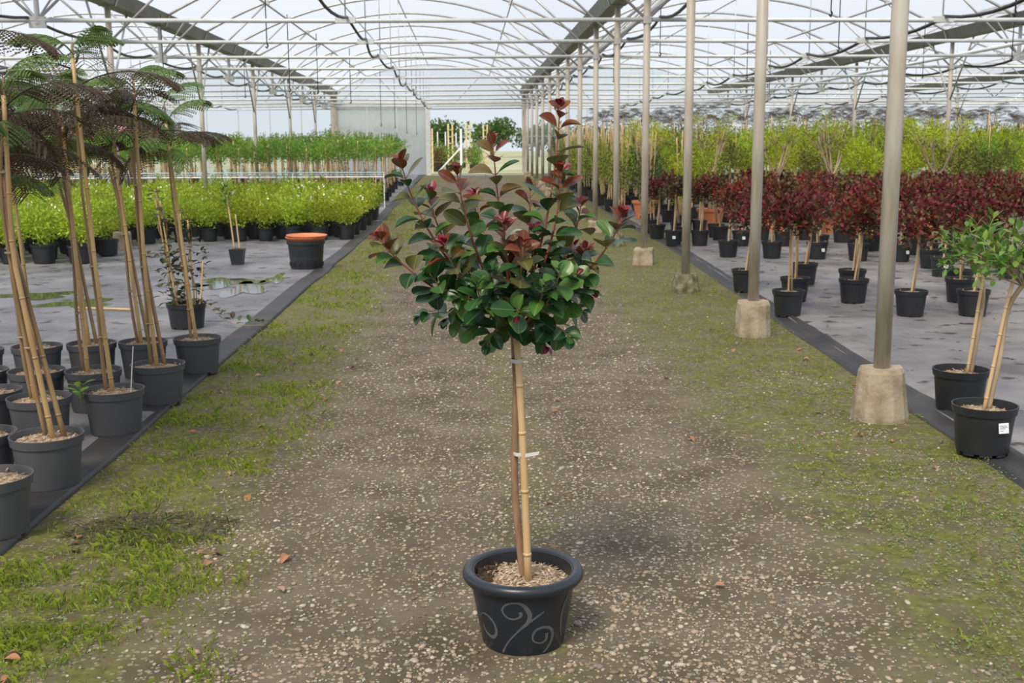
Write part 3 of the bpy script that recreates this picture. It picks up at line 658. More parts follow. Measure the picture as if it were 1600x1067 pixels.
# ------------------------------------------------------------------ the crape myrtle on the track
PX, PY = .137, 2.88
cm = thing('crape_myrtle', 'standard crape myrtle in dark blue-grey swirl pot, alone on the gravel track', 'potted tree', (PX, PY, 0))
def main_pot():
    g = Geo(); prof = [(.095, .004), (.108, .0), (.112, .006), (.142, .178)]
    for k in range(9):                      # rolled rim
        a = -PI*.62+k*(PI*1.35)/8; prof.append((.148+.0165*math.cos(a), .193+.0165*math.sin(a)))
    prof += [(.136, .200), (.134, .165)]
    g.lathe(prof, 56); return smooth_pot(g.mesh('pot', M_mainpot))
po = ob('pot', main_pot(), cm)
g = Geo(); g.lathe([(.129, .15), (.1325, .203), (.136, .205), (.136, .199), (.1335, .15)], 48); ob('inner_pot', smooth_pot(g.mesh('inner_pot', M_blackpot)), cm)
SW = [([(-0.11, 0.1348), (-0.085, 0.1251), (-0.18, 0.1149), (-0.317, 0.1133), (-0.425, 0.123), (-0.46, 0.1377), (-0.383, 0.153), (-0.222, 0.1612), (-0.07, 0.1582), (0.032, 0.1425), (0.087, 0.1226), (0.035, 0.1015), (-0.102, 0.084), (-0.279, 0.0588), (-0.412, 0.0368), (-0.509, 0.0157), (-0.54, 0.006)], [.0045, .0035, .002, .0022, .0026, .0026, .0026, .003, .0042, .0058, .006, .005, .003, .0022, .0025, .003, .003]),
      ([(0.008, 0.0957), (0.1, .106), (0.197, 0.1155), (.29, .124), (0.373, 0.1314)], [.0015, .0025, .0028, .0025, .0015]),
      ([(-1.055, 0.0727), (-1.01, 0.0554), (-0.837, 0.0453), (-0.708, 0.0521), (-0.653, 0.0697), (-0.702, 0.0915), (-0.835, 0.1059), (-1.009, 0.1078), (-1.15, 0.0913)], [.0015, .003, .005, .005, .004, .003, .0025, .002, .0015]),
      ([(0.481, 0.0651), (0.476, 0.0445), (0.347, 0.0379), (0.204, 0.0446), (0.155, 0.0591), (0.222, 0.0779), (0.384, 0.0843), (0.552, 0.0775), (0.644, 0.0586), (0.63, 0.0355), (0.536, 0.017), (0.44, 0.006)], [.005, .004, .002, .0022, .003, .0032, .0035, .0042, .005, .004, .003, .002]),
      ([(1.031, 0.1725), (0.912, 0.1402), (0.854, 0.1044), (0.901, 0.0634), (0.987, 0.036)], [.002, .003, .0035, .003, .002])]
def crom(P, k=6):
    P = np.array(P); out = []
    Q = np.vstack([2*P[0]-P[1], P, 2*P[-1]-P[-2]])
    for i in range(1, len(Q)-2):
        for j in range(k):
            t = j/k; a, b, c, d = Q[i-1], Q[i], Q[i+1], Q[i+2]
            out.append(.5*((2*b)+(c-a)*t+(2*a-5*b+4*c-d)*t*t+(3*b-a-3*c+d)*t**3))
    out.append(P[-1]); return np.array(out)
for pts, wd in SW:
    C = crom(pts); Wd = np.interp(np.linspace(0, len(wd)-1, len(C)), np.arange(len(wd)), wd)
    q = np.stack([C[:, 0]*.128, C[:, 1]], 1); T = np.gradient(q, axis=0); T /= np.linalg.norm(T, axis=1)[:, None]; Nn = np.stack([-T[:, 1], T[:, 0]], 1)
    V = []
    for sgn, off in ((-1, .0002), (-1, .0011), (1, .0011), (1, .0002)):
        e = q+Nn*sgn*Wd[:, None]; zz = np.maximum(e[:, 1], .007); th = e[:, 0]/.128; r = .112+(.142-.112)*(zz-.006)/.172+off
        V.append(np.stack([r*np.sin(th), -r*np.cos(th), zz], 1))
    n = len(C); V = np.concatenate(V); Fq = [(a*n+i, a*n+i+1, b*n+i+1, b*n+i) for a, b in ((0, 1), (1, 2), (2, 3)) for i in range(n-1)]
    g = Geo(); g.add(V, Fq); ob('swirl', g.mesh('swirl', M_swirl), po)
mg = mulch_geo(.130, .165, 21, .022, 900, chipl=.018)
ob('mulch', mg.mesh('mulch', [M_mulch, M_chip]), cm)
g = Geo(); rg = np.random.default_rng(5)
for k in range(26):
    a = rg.uniform(2.2, 3.6); r = rg.uniform(.085, .12); s = rg.uniform(.006, .013); x, y = r*math.cos(a), r*math.sin(a)
    g.box(x-s, x+s, y-s*.7, y+s*.7, .168, .178+s, 0, s*.35, .003)
ob('bark_lump', g.mesh('bark_lump', M_soil), cm)
L3 = lambda x, z, y: (x-PX, y-PY, z)
ob('cane', cane_geo([L3(.150, .17, 2.84), L3(.138, .545, 2.855), L3(.124, .82, 2.86), L3(.112, .915, 2.865)], .0105, .0080).mesh('cane', M_canepale, True), cm)
g = Geo(); g.tube(crom([L3(.140, .16, 2.87), L3(.126, .30, 2.875), L3(.117, .42, 2.88), L3(.116, .52, 2.88), L3(.121, .70, 2.88), L3(.118, .80, 2.885), L3(.114, .88, 2.89)], 4), np.linspace(.0105, .0085, 25), 8); ob('stem', g.mesh('stem', M_bark, True), cm)
for z, x in ((.53, .128), (.78, .123)):
    g = Geo(); g.lathe([(.0135, -.005), (.0138, 0), (.0135, .005)], 14, (0, 0, 0))
    t_ = ob('tie_tape', g.mesh('tie_tape', M_tape), cm, L3(x, z, 2.868)); t_.scale = (1.15, 1.6, 1)
    if z < .6:
        g = Geo(); g.add([(.012, -.02, -.004), (.042, -.024, .004), (.045, -.024, .014), (.012, -.02, .006)], [(0, 1, 2, 3)]); ob('tape_end', g.mesh('tape_end', M_tape), t_)
MYL = {}
for k in LEAF_COLS:
    MYL[k] = [leaf_mesh('leaf', .066*s, .048*s*wr, M_leaf[k], cu, cr_, pk+.03, rd=.56) for s, wr, cu, cr_, pk in ((1, 1, .30, .30, .55), (.92, 1.08, .45, .55, .57), (1.08, .92, .15, .12, .52), (.85, .95, .6, .7, .55))]
# (tip x, tip z, tip depth offset, start height, bow)
BR = [(.237, 1.430, .02, .93, .03), (.067, 1.345, .08, .93, 0), (-.170, 1.300, .0, .92, -.05), (-.026, 1.270, -.10, .92, -.02), (-.225, 1.105, -.06, .90, -.02),
      (.385, 1.160, -.10, .92, .05), (.300, 1.180, .10, .93, .05), (-.105, 1.215, .10, .92, -.05), (.085, 1.150, -.15, .93, 0), (.235, 1.275, -.06, .93, .04), (.132, 1.100, -.20, .92, 0),
      (-.125, .900, -.04, .89, -.03), (.315, .965, -.05, .90, .04), (.300, .900, .05, .89, .03), (.045, .835, -.10, .89, -.02), (.195, .830, -.08, .88, .02), (-.060, .875, .05, .89, -.02),
      (.02, 1.20, .22, .92, 0), (.17, 1.22, .20, .93, .02), (.22, 1.03, -.18, .91, .03), (.02, 1.00, -.20, .91, -.03), (-.03, 1.06, .16, .9, 0), (.29, 1.06, .16, .91, .03), (-.10, 1.02, -.08, .91, -.02), (.12, .93, -.22, .90, 0), (.17, 1.12, .0, .93, .02), (.25, .86, -.14, .89, .02), (.09, .86, .16, .89, 0),
      (.05, 1.03, -.16, .91, -.02), (.18, .99, -.19, .91, .02), (.27, 1.01, -.10, .91, .03), (-.03, .96, -.13, .9, -.02), (.30, 1.07, -.04, .92, .04), (-.06, 1.09, -.08, .92, -.03), (.10, 1.06, .10, .92, 0), (.20, .92, .06, .9, .02), (.12, .98, -.10, .91, 0)]
nleaf = 0
for bi, (tx, tz, dy, sz, bow) in enumerate(BR):
    p0 = np.array([.117+rnd.uniform(-.01, .01), 2.885, sz-.06]); p3 = np.array([tx, 2.885+dy, tz]); d = p3-p0
    if tz > .97:
        p1 = p0+np.array([d[0]*.30+bow, d[1]*.3, d[2]*.30]); p2 = p0+np.array([d[0]*.78+bow*.6, d[1]*.78, d[2]*.62])
    else:
        p1 = p0+np.array([d[0]*.3, d[1]*.3, .05]); p2 = p0+np.array([d[0]*.7, d[1]*.7, d[2]*.6+.06])
    tt = np.linspace(0, 1, 18)[:, None]
    C = (1-tt)**3*p0+3*(1-tt)**2*tt*p1+3*(1-tt)*tt**2*p2+tt**3*p3
    C -= np.array([PX, PY, 0])
    ln = np.sum(np.linalg.norm(np.diff(C, axis=0), axis=1))
    g = Geo(); g.tube(C, np.linspace(.0052 if ln > .3 else .0035, .0014, 18), 6, 0)
    bo = ob('branch', g.mesh('branch', M_twig if tz > 1.1 else M_bark, True), cm)
    step = .032; n = max(6, int(ln*.80/.030)+1)
    for k in range(n):
        t = 1-((0, .012, .030, .053, .080)[k] if k < 5 else .080+(k-4)*.030)/ln
        if t < .12: break
        j = t*17; a = int(min(16, j)); p = C[a]+(C[a+1]-C[a])*(j-a); ax = C[a+1]-C[a]; ax = ax/np.linalg.norm(ax)
        side = np.cross(ax, np.array([math.sin(bi*1.7), math.cos(bi*1.7), .2])); side /= np.linalg.norm(side); oth = np.cross(ax, side)
        sv = side if k % 2 else oth
        absz = p[2]
        for s in (-1, 1):
            if k > 4 and rnd.random() < .30: continue
            dirv = ax*(.75 if k < 3 else .45)+sv*s*(.55 if k < 2 else .95)+np.array([0, -.10, .12])+rg.normal(size=3)*.16
            sc = (.42, .62, .85, 1.0)[k] if k < 4 else rnd.uniform(.95, 1.22)
            redt = .5*(absz-.9)/.5
            if tz > 1.05: key = 'crimson' if k < 1 else ('crimson' if k < 2 and rnd.random() < .25 else ('copper' if k < 2 or (k < 4 and rnd.random() < .35+redt) else ('olive' if k < 7 and rnd.random() < .42+redt*.8 else ('mid' if rnd.random() < .28 else 'dark'))))
            else: key = 'crimson' if (k == 0 and bi % 3 == 0) else ('mid' if rnd.random() < .42 else 'dark')
            nrm = np.array([0, -.35, 1.0])+rg.normal(size=3)*.28+ax*.3
            M = frame(p, dirv, nrm) @ Matrix.Diagonal((sc, sc, sc, 1))
            ob('leaf', MYL[key][rnd.randrange(4)], bo, M=M); nleaf += 1


# ------------------------------------------------------------------ mimosa trees in grey pots
FRB = [frond_mesh('frond', L, M_frond, s, 12, dr) for L, s, dr in ((.40, 1, 1.0), (.46, 2, .8), (.34, 3, 1.25))]
FRG = [frond_mesh('frond', L, M_frondg, s, 10, dr) for L, s, dr in ((.24, 4, 1.1), (.30, 5, .9))]
def mimosa(x, y, lab, grp, pts=None, top=1.6, second=False, nf=11, rz=0):
    t = thing('mimosa_tree', lab, 'potted tree', (x, y, .012), 0, grp)
    p_ = ob('pot', ME_gpot, t); p_.rotation_euler = (0, 0, rnd.uniform(0, 6))
    ob('mulch', ME_mulch[rnd.randrange(3)], t).rotation_euler = (0, 0, rnd.uniform(0, 6))
    if pts is None:
        lx = rnd.uniform(-.13, -.04); ly = rnd.uniform(-.05, .08); jx = rnd.uniform(-.03, .03)
        pts = [(jx, -.02, .17), (jx+lx*.55, ly*.5, .17+(top-.17)*.5), (jx+lx, ly, top)]
    pts = [np.array(p) for p in pts]; top = pts[-1][2]
    ob('cane', cane_geo(pts, .0115, .0085).mesh('cane', M_cane, True), t)
    if second:
        q = [p+np.array([.035*(1-i*.5)-.02*i, .03, -.28*(i == 2)]) for i, p in enumerate(pts)]
        ob('cane', cane_geo(q, .011, .008).mesh('cane', M_canedark, True), t)
    st = [p+np.array([-.022+.012*math.sin(i*2+x*9), .022, 0]) for i, p in enumerate(pts)]; st[0] = pts[0]+np.array([-.03, .03, 0])
    C = crom(st, 8); C[:, 0] += .008*np.sin(np.linspace(0, 9, len(C))+x*5)
    C = np.vstack([C, C[-1]+np.array([.0, .0, .07])])
    g = Geo(); g.tube(C, np.linspace(.0095, .005, len(C)), 6); ob('stem', g.mesh('stem', M_canedark, True), t)
    for f in (.28, .52, .74):
        i = int(f*(len(C)-1)); c = C[i]; pc = np.array([np.interp(c[2], [p[2] for p in pts], [p[k] for p in pts]) for k in range(3)])
        g = Geo(); m = (c+pc)/2; g.lathe([(.021, -.004), (.0225, 0), (.021, .004)], 10, tuple(m)); ob('cane_tie', g.mesh('cane_tie', M_barkpale), t)
    tp_ = C[-1]
    for k in range(nf):
        a = k*2.4+x*7; zz = tp_[2]-.02-.34*(k/nf)*rnd.uniform(.6, 1.2)
        pos = (np.interp(zz, C[:, 2], C[:, 0]), np.interp(zz, C[:, 2], C[:, 1]), zz)
        el = rnd.uniform(-.15, .55) if k > 2 else rnd.uniform(.5, 1.0)
        gm = k < 3 or rnd.random() < .25
        me = (FRG if gm else FRB)[rnd.randrange(2 if gm else 3)]
        s = rnd.uniform(.8, 1.1) if gm else rnd.uniform(.75, 1.05)
        ob('frond', me, t, M=frame(pos, (math.cos(a)*math.cos(el), math.sin(a)*math.cos(el), math.sin(el)), (0, 0, 1)) @ Matrix.Diagonal((s, s, s, 1)))
    return t
EDGE = 'bamboo-staked mimosa tree in grey pot at the grassy edge of the fabric'
mimosa(-1.66, 3.79, 'bamboo-staked mimosa in the grey pot next to the heap of clippings', None, top=1.75)
mimosa(-1.675, 4.36, 'mimosa in grey pot on two crossing canes, between clippings heap and tallest mimosa', None, [(.035, -.02, .17), (-.075, 0, .93), (-.06, 0, 1.52)], second=True)
mimosa(-1.675, 5.21, 'tallest bamboo-staked mimosa in grey pot with a thin white rod in it', None, [(.0, -.01, .17), (-.045, 0, .79), (-.082, 0, 1.72)])
mimosa(-1.64, 5.84, 'mimosa in grey pot on two canes, just past the tallest mimosa along the grass', None, [(.0, -.01, .17), (-.037, 0, .72), (-.037, 0, 1.60)], second=True)
mimosa(-1.63, 6.67, 'bamboo-staked mimosa in grey pot in front of the dark climber', None, [(.0, -.01, .17), (-.047, 0, .64), (-.115, 0, 1.50)])
INNER = 'bamboo-staked mimosa tree in grey pot standing in the rows behind the edge row'
for i, (x, y, tz) in enumerate(((-1.955, 4.40, 1.6), (-1.965, 5.06, 1.45), (-1.925, 5.69, 1.50), (-1.92, 6.56, 1.5), (-2.25, 5.22, 1.6), (-2.215, 5.70, 1.5), (-2.205, 6.52, 1.45), (-2.51, 5.72, 1.55), (-2.49, 6.44, 1.5), (-2.78, 6.33, 1.6), (-2.24, 4.75, 1.75))):
    mimosa(x, y, INNER, 'mimosas behind the edge row', None, tz, i % 3 == 0, 12)
g = Geo(); g.tube([(0, 0, 0), (.012, .05, .24)], .0025, 5); tag(ob('white_rod', g.mesh('white_rod', M_string), None, (-1.575, 5.13, .19)), 'thin white rod stuck in the pot of the tallest mimosa', 'rod')
g = Geo(); g.tube([(-.25, .12, .012), (.25, -.02, .012)], .010, 6); tag(ob('bamboo_stick', g.mesh('bamboo_stick', M_canepale), None, (-3.05, 9.35, .012)), 'pale bamboo stick lying loose on the grey fabric', 'stick')
# weeds in the pots
WL = leaf_mesh('leaf', .06, .03, M_green, .2, .3)
wd = thing('pot_weed', 'small leafy green weed sprouting between the grey pots', 'weed', (-1.80, 5.12, .17))
for k in range(9): ob('leaf', WL, wd, M=frame((rnd.uniform(-.02, .02), 0, .03+.008*k), (math.cos(k*2.4), math.sin(k*2.4), .5), (0, 0, 1)))
g = Geo(); g.tube([(0, 0, .01), (0, 0, .11)], .003, 5); ob('stem', g.mesh('stem', M_green), wd)

# dark climber on canes
cb = thing('climber_plant', 'dark purple and green climber on bamboo canes in a black pot', 'potted plant', (-2.12, 8.40, .012))
ob('pot', smooth_pot(pot_mesh(.12, .15, .19, M_blackpot)), cb); ob('mulch', ME_bmulch[0], cb, (0, 0, -.02))
g = Geo()
CL = [leaf_mesh('leaf', .066, .040, M_clem, .3, .4), leaf_mesh('leaf', .055, .034, M_clem, .5, .6)]
for k, (bx, by, tx, ty, tz) in enumerate(((-.09, .03, -.20, .05, 1.0), (.0, .05, -.03, .08, .85), (.10, -.02, .14, 0, .50), (-.05, -.05, -.14, -.04, .95), (.05, .06, .02, .1, .8))):
    if k != 2 or True: ob('cane', cane_geo([(bx, by, .15), ((bx+tx)/2, (by+ty)/2, tz*.55), (tx, ty, tz)], .008, .006, sides=6).mesh('cane', M_canepale if k == 2 else M_cane, True), cb)
    if k == 2: continue
    zz = np.linspace(.17, tz*1.05, 12); C = [(np.interp(z, [.15, tz], [bx, tx])+.02*math.sin(z*14+k), np.interp(z, [.15, tz], [by, ty])+.02*math.cos(z*14+k), z) for z in zz]
    g = Geo(); g.tube(C, .0035, 5); ob('stem', g.mesh('stem', M_canedark), cb)
    for q in range(62):
        z = rnd.uniform(.18, .60) if q < 40 else rnd.uniform(.4, tz*1.03); i = int(np.searchsorted(zz, z)); c = C[min(11, i)]
        sp = .13 if z < .6 else .035
        ob('leaf', CL[q % 2], cb, M=frame((c[0]+rnd.uniform(-sp, sp), c[1]+rnd.uniform(-sp, sp), z), (rnd.uniform(-1, 1), rnd.uniform(-1, 1), rnd.uniform(-.3, .5)), (0, 0, 1)))
g = Geo(); C = [(.12, -.02, .20), (.22, -.05, .13), (.32, -.1, .06), (.45, -.12, .03), (.6, -.05, .02)]; g.tube(crom(C), .003, 5); ob('runner', g.mesh('runner', M_canedark), cb)
for q in range(26):
    i = rnd.uniform(0, 3.99); a = int(i); p = np.array(C[a])+(np.array(C[a+1])-np.array(C[a]))*(i-a)
    ob('leaf', CL[q % 2], cb, M=frame((p[0], p[1]+rnd.uniform(-.04, .04), p[2]+.02), (rnd.uniform(-1, 1), rnd.uniform(-1, 1), .3), (0, 0, 1)))

# big black pot carrying terracotta saucers, small staked sapling pot
bk = thing('big_black_pot', 'large upturned-rim black pot carrying terracotta saucers at the fabric edge', 'pot', (-1.82, 12.62, .012))
g = Geo(); g.lathe([(.165, 0), (.172, 0), (.176, .01), (.200, .275), (.212, .278), (.214, .315), (.20, .315), (.185, .1), (0.001, .09)], 40); ob('body', smooth_pot(g.mesh('body', M_blackpot)), bk)
g = Geo()
for k in range(14):
    a = k*2*PI/14; g.tube([(.181*math.cos(a-.10), .181*math.sin(a-.10), .03), (.187*math.cos(a-.05), .187*math.sin(a-.05), .075), (.187*math.cos(a+.05), .187*math.sin(a+.05), .075), (.181*math.cos(a+.10), .181*math.sin(a+.10), .03)], .004, 4)
ob('moulded_arches', g.mesh('moulded_arches', M_blackpot), bk)
def saucer(z, rx, lab, tilt):
    g = Geo(); g.lathe([(.18, 0), (.185, .0), (.222, .038), (.227, .040), (.227, .046), (.215, .046), (.185, .010), (.001, .010)], 40)
    o = tag(ob('terracotta_saucer', smooth_pot(g.mesh('terracotta_saucer', M_terra)), None, (-1.82+rx, 12.62, .012+z)), lab, 'saucer'); o.rotation_euler = (tilt, tilt*.6, 0)
saucer(.308, 0, 'terracotta plastic saucer resting directly on the large black pot', 0)
saucer(.330, .012, 'terracotta plastic saucer stacked on top of another saucer', .02)
sp = thing('sapling_pot', 'lone sapling with two canes in a small black pot on bare fabric', 'potted plant', (-2.69, 13.12, .012))
g = Geo(); g.box(-.062, .062, -.062, .062, 0, .185, 0, -.022); ob('pot', g.mesh('pot', M_blackpot), sp)
ob('soil', mulch_geo(.075, .183, 3, .008, 30).mesh('soil', [M_soil, M_chip]), sp)
ob('cane', cane_geo([(-.03, 0, .17), (-.06, 0, .5), (-.09, .0, .80)], .010, .008).mesh('cane', M_canepale, True), sp)
ob('cane', cane_geo([(.03, 0, .17), (.02, 0, .3), (.0, .0, .58)], .010, .008).mesh('cane', M_canepale, True), sp)
ob('foliage', crown_geo(160, .07, .20, .05, .022, 9, (-.10, 0, .80), .0).mesh('foliage', M_green), sp)

# ------------------------------------------------------------------ lime shrubs in black pots
def hedge_proto(i):
    t = thing('lime_shrub', 'x', 'shrub')
    ob('pot', smooth_pot(pot_mesh(.105, .135, .20, M_blackpot, feet=False, seg=20, lip=.025)), t)
    ob('soil', mulch_geo(.12, .175, 30+i, .01, 0).mesh('soil', [M_soil]), t)
    g = crown_geo(620, .215, .20, .045, .020, 40+i, (0, 0, .43), .25, sprays=9)
    f = ob('foliage', g.mesh('foliage', M_hedge), t)
    if i % 2 == 0:
        rg_ = np.random.default_rng(i); n = 4; g = Geo(); d = rg_.normal(size=(n, 3)); d[:, 2] = np.abs(d[:, 2])+.6; d /= np.linalg.norm(d, axis=1)[:, None]
        P = d*np.array([.2, .2, .2])+np.array([0, 0, .46]); quads(g, P, d+rg_.normal(size=(n, 3))*.5, rg_.normal(size=(n, 3)), .034, .03, 0, 'hex'); ob('blossom', g.mesh('blossom', M_flower), f)
    return t
HP = [hedge_proto(i) for i in range(4)]; used = [False]*4
def place_from(protos, used, loc, rz, label, group, scale=1.0):
    i = rnd.randrange(len(protos)); p = protos[i]
    if not used[i]:
        used[i] = True; p.location = loc; p.rotation_euler = (0, 0, rz); p['label'] = label; p['group'] = group; p.scale = (scale,)*3; return p
    return dup(p, loc, rz, label, group, scale)
nh = 0
def inview(x, y, m=60):
    px = 730+x/y*1746; return -m < px < 1600+m
for j in range(12):
    y = 16.55+j*.46
    for i in range(7):
        x = -1.78-i*.40-(j % 2)*.18
        if x < -4.25: continue
        place_from(HP, used, (x+rnd.uniform(-.03, .03), y+rnd.uniform(-.04, .04)+(.15 if i == 0 else 0), gz(y)+.012), rnd.uniform(0, 6.28), 'lime green shrub with white flowers in black pot, in the block beside the gravel track', 'lime shrubs beside the track', rnd.uniform(.92, 1.12)); nh += 1
for j in range(19):
    y = 13.45+j*.46
    for i in range(14):
        x = -4.60-i*.41-(j % 2)*.18
        if not inview(x, y, 110): continue
        if abs(x-XE[2]) < .38 and abs(y-ARCHY(5)) < .42: continue
        place_from(HP, used, (x+rnd.uniform(-.03, .03), y+rnd.uniform(-.04, .04), gz(y)+.012), rnd.uniform(0, 6.28), 'lime green shrub in black pot, in the block behind the mimosa trees', 'lime shrubs behind the mimosas', rnd.uniform(.92, 1.12)); nh += 1
print('hedge', nh)

# ------------------------------------------------------------------ staked saplings and their rail
def sap_proto(i):
    t = thing('staked_sapling', 'x', 'sapling')
    ob('pot', smooth_pot(pot_mesh(.085, .11, .2, M_blackpot, feet=False, seg=14, lip=.025)), t)
    lx = (-.05, .03, 0, .05, -.02)[i]
    ob('cane', cane_geo([(0, 0, .17), (lx*.5, 0, .6), (lx, 0, 1.20+.05*i)], .016, .012, False, 5).mesh('cane', M_canepale, True), t)
    g = Geo(); g.tube([(.03, .02, .17), (.03, .0, .7), (lx+.02, .02, 1.15)], .008, 5); ob('stem', g.mesh('stem', M_bark), t)
    ob('foliage', crown_geo(340, .25, .21, .06, .025, 60+i, (lx, 0, 1.15), .1, sprays=7).mesh('foliage', M_green), t)
    ob('lower_leaves', crown_geo(50, .10, .16, .05, .022, 70+i, (0, 0, .42), .1).mesh('lower_leaves', M_rdark if i % 2 else M_dkgreen), t)
    return t
SPp = [sap_proto(i) for i in range(5)]; us = [False]*5; nsap = 0
for j in range(12):
    y = 24.2+j*.85
    for i in range(38):
        x = -1.95-i*.37-(j % 2)*.17
        if not inview(x, y, 60) or x < -16.5: continue
        if j > 3 and i % 2: continue
        if min(abs(x-e) for e in XE) < .2 and min(abs(y-ARCHY(n)) for n in (5, 7, 9, 11, 13)) < .3: continue
        if nsap >= 290: continue
        place_from(SPp, us, (x+rnd.uniform(-.07, .07), y+rnd.uniform(-.1, .1), gz(y)+.012), rnd.uniform(-.5, .5), 'green-topped sapling tied to a bamboo cane in the rows behind the lime shrubs', 'staked saplings', rnd.uniform(.92, 1.08)); nsap += 1
print('saplings', nsap)
rl = thing('plant_rail', 'long white pipe rail holding up the staked saplings', 'rail', (0, 23.75, gz(23.75)))
zr = .85-gz(23.75)
for z, r, m in ((zr, .012, M_blue), (zr-.09, .014, M_rail), (zr-.045, .006, M_blue)):
    g = Geo(); g.tube([(-1.75, 0, z), (-6, 0, z+.01), (-13.5, 0, z)], r, 6); ob('bar', g.mesh('bar', m), rl)
for k in range(7):
    x = -1.75-k*1.9
    g = Geo(); g.tube([(x, 0, 0), (x, 0, zr)], .012, 6); ob('upright', g.mesh('upright', M_rail), rl)

# ------------------------------------------------------------------ red standards
def red_proto(i):
    t = thing('red_standard', 'x', 'potted tree')
    ob('pot', ME_bpot, t); ob('mulch', ME_bmulch[i % 2], t)
    lx = (.03, -.03, .05, 0, .02, -.05)[i]; zc = (.74, .77, .72, .79, .75, .73)[i]
    ob('cane', cane_geo([(0, 0, .16), (lx*.6, 0, .4), (lx, 0, zc-.05)], .009, .007, False, 5).mesh('cane', M_cane if i % 2 else M_canepale, True), t)
    g = Geo(); g.tube([(.025, .01, .16), (lx*.5+.02, .0, .4), (lx+.01, .0, zc)], .009, 6); ob('stem', g.mesh('stem', M_barkpale, True), t)
    g = lobed_crown(520, .235, .20, .046, .026, 80+i, (lx, 0, zc), 6, 12, 'hex'); ob('crown', g.mesh('crown', M_red if i < 4 else M_rdark), t)
    if i < 4:
        g = crown_geo(110, .17, .08, .046, .026, 95+i, (lx, 0, zc-.09), .15, shape='hex'); ob('lower_crown', g.mesh('lower_crown', M_rdark), t)
    return t
RP = [red_proto(i) for i in range(6)]; ur = [False]*6
def red(x, y, sticker=False, kinds=None, lab=None, grp=None, sc=1.0):
    if lab is None:
        if sticker: lab, grp = 'red-leaved standard in a black pot with a white sticker', 'red standards with stickers'
        else: lab, grp = 'red-leaved standard in a plain black pot on grey fabric', 'red standards in plain pots'
    P_ = RP; i = rnd.choice(kinds or (0, 1, 2, 3, 4, 5, 4, 5))
    rz = rnd.uniform(-.6, .6); loc = (x, y, gz(y)+.014)
    if not ur[i]:
        ur[i] = True; o = P_[i]; o.location = loc; o.rotation_euler = (0, 0, rz); o['label'] = lab
    else: o = dup(P_[i], loc, rz, lab, None, sc)
    if grp: o['group'] = grp
    elif 'group' in o: del o['group']
    if sticker:
        a = -PI/2-math.atan2(x, y)*0+rnd.uniform(-.15, .4)
        M = Matrix.Rotation(a+PI/2-rz, 4, 'Z') @ Matrix.Translation((0, -.1185, .115)) @ Matrix.Rotation(-.15, 4, 'X')
        pass_stick.append((o, M))
    return o
pass_stick = []
front = [(2.514, 8.65, 0), (2.816, 9.5, 0), (3.258, 10.69, 0), (3.278, 9.35, 0), (3.52, 10.09, 0), (3.455, 8.55, 0), (3.947, 8.54, 0), (4.186, 9.32, 0), (4.46, 9.95, 0), (2.55, 10.18, 0),
         (3.146, 13.43, 0), (3.679, 14.97, 1), (3.627, 13.23, 0), (4.235, 14.91, 0), (4.133, 13.1, 1), (4.484, 14.14, 1), (4.537, 12.84, 0), (4.76, 13.52, 1), (4.987, 12.72, 1), (5.054, 12.03, 0), (5.45, 12.68, 0), (4.839, 11.2, 1),
         (2.80, 15.18, 1), (2.78, 16.4, 0), (3.149, 15.12, 0), (3.645, 16.37, 0), (3.167, 16.79, 0), (3.51, 19.6, 0)]
taken = []
REDLAB = {0: 'red standard in black pot right beside the cylindrical concrete footing', 3: 'red standard in black pot standing alone in front, with another pot close behind it', 5: 'red standard in a black pot on open fabric between steel post and bright green standards', 9: 'red standard in black pot at the fabric margin between cylindrical and moss-blackened footings', 6: 'red standard in black pot directly behind the bright green standards'}
for x, y, s in front: red(x, y, bool(s), range(4) if y < 14.5 and not (y > 11 and x < 3.5) else (0, 4, 5), *((REDLAB[front.index((x, y, s))], None) if front.index((x, y, s)) in REDLAB else ())); taken.append((x, y))
TER = [(3.95, 18.15), (4.86, 17.62), (5.62, 17.15), (3.20, 20.25), (6.90, 18.5), (7.25, 17.2)]
taken += TER
def free(x, y, d): return all((x-a)**2+(y-b)**2 > d*d for a, b in taken)
nfill = 0
for j in range(11):
    y = 10.4+j*.62
    for i in range(14):
        x = 4.6+i*.56+(j % 2)*.28+rnd.uniform(-.06, .06); yy = y+rnd.uniform(-.08, .08)
        if x < 5.15+max(0, 13-yy)*.05 or not inview(x, yy, 120) or not free(x, yy, .44) or x > 11.5: continue
        if abs(x-XE[4]) < .3: continue
        if yy > 14.5 and rnd.random() < .3: continue
        red(x, yy, rnd.random() < .12, None); taken.append((x, yy)); nfill += 1
for x in (2.95, 3.5, 4.1, 4.7, 5.3, 5.9):
    for y in (15.9, 18.9):
        if free(x+.1, y, .45) : red(x+.1, y, False, (3, 4, 5)); taken.append((x+.1, y)); nfill += 1
print('red fill', nfill)
for o, M in pass_stick: ob('price_sticker', ME_label, o, M=M)

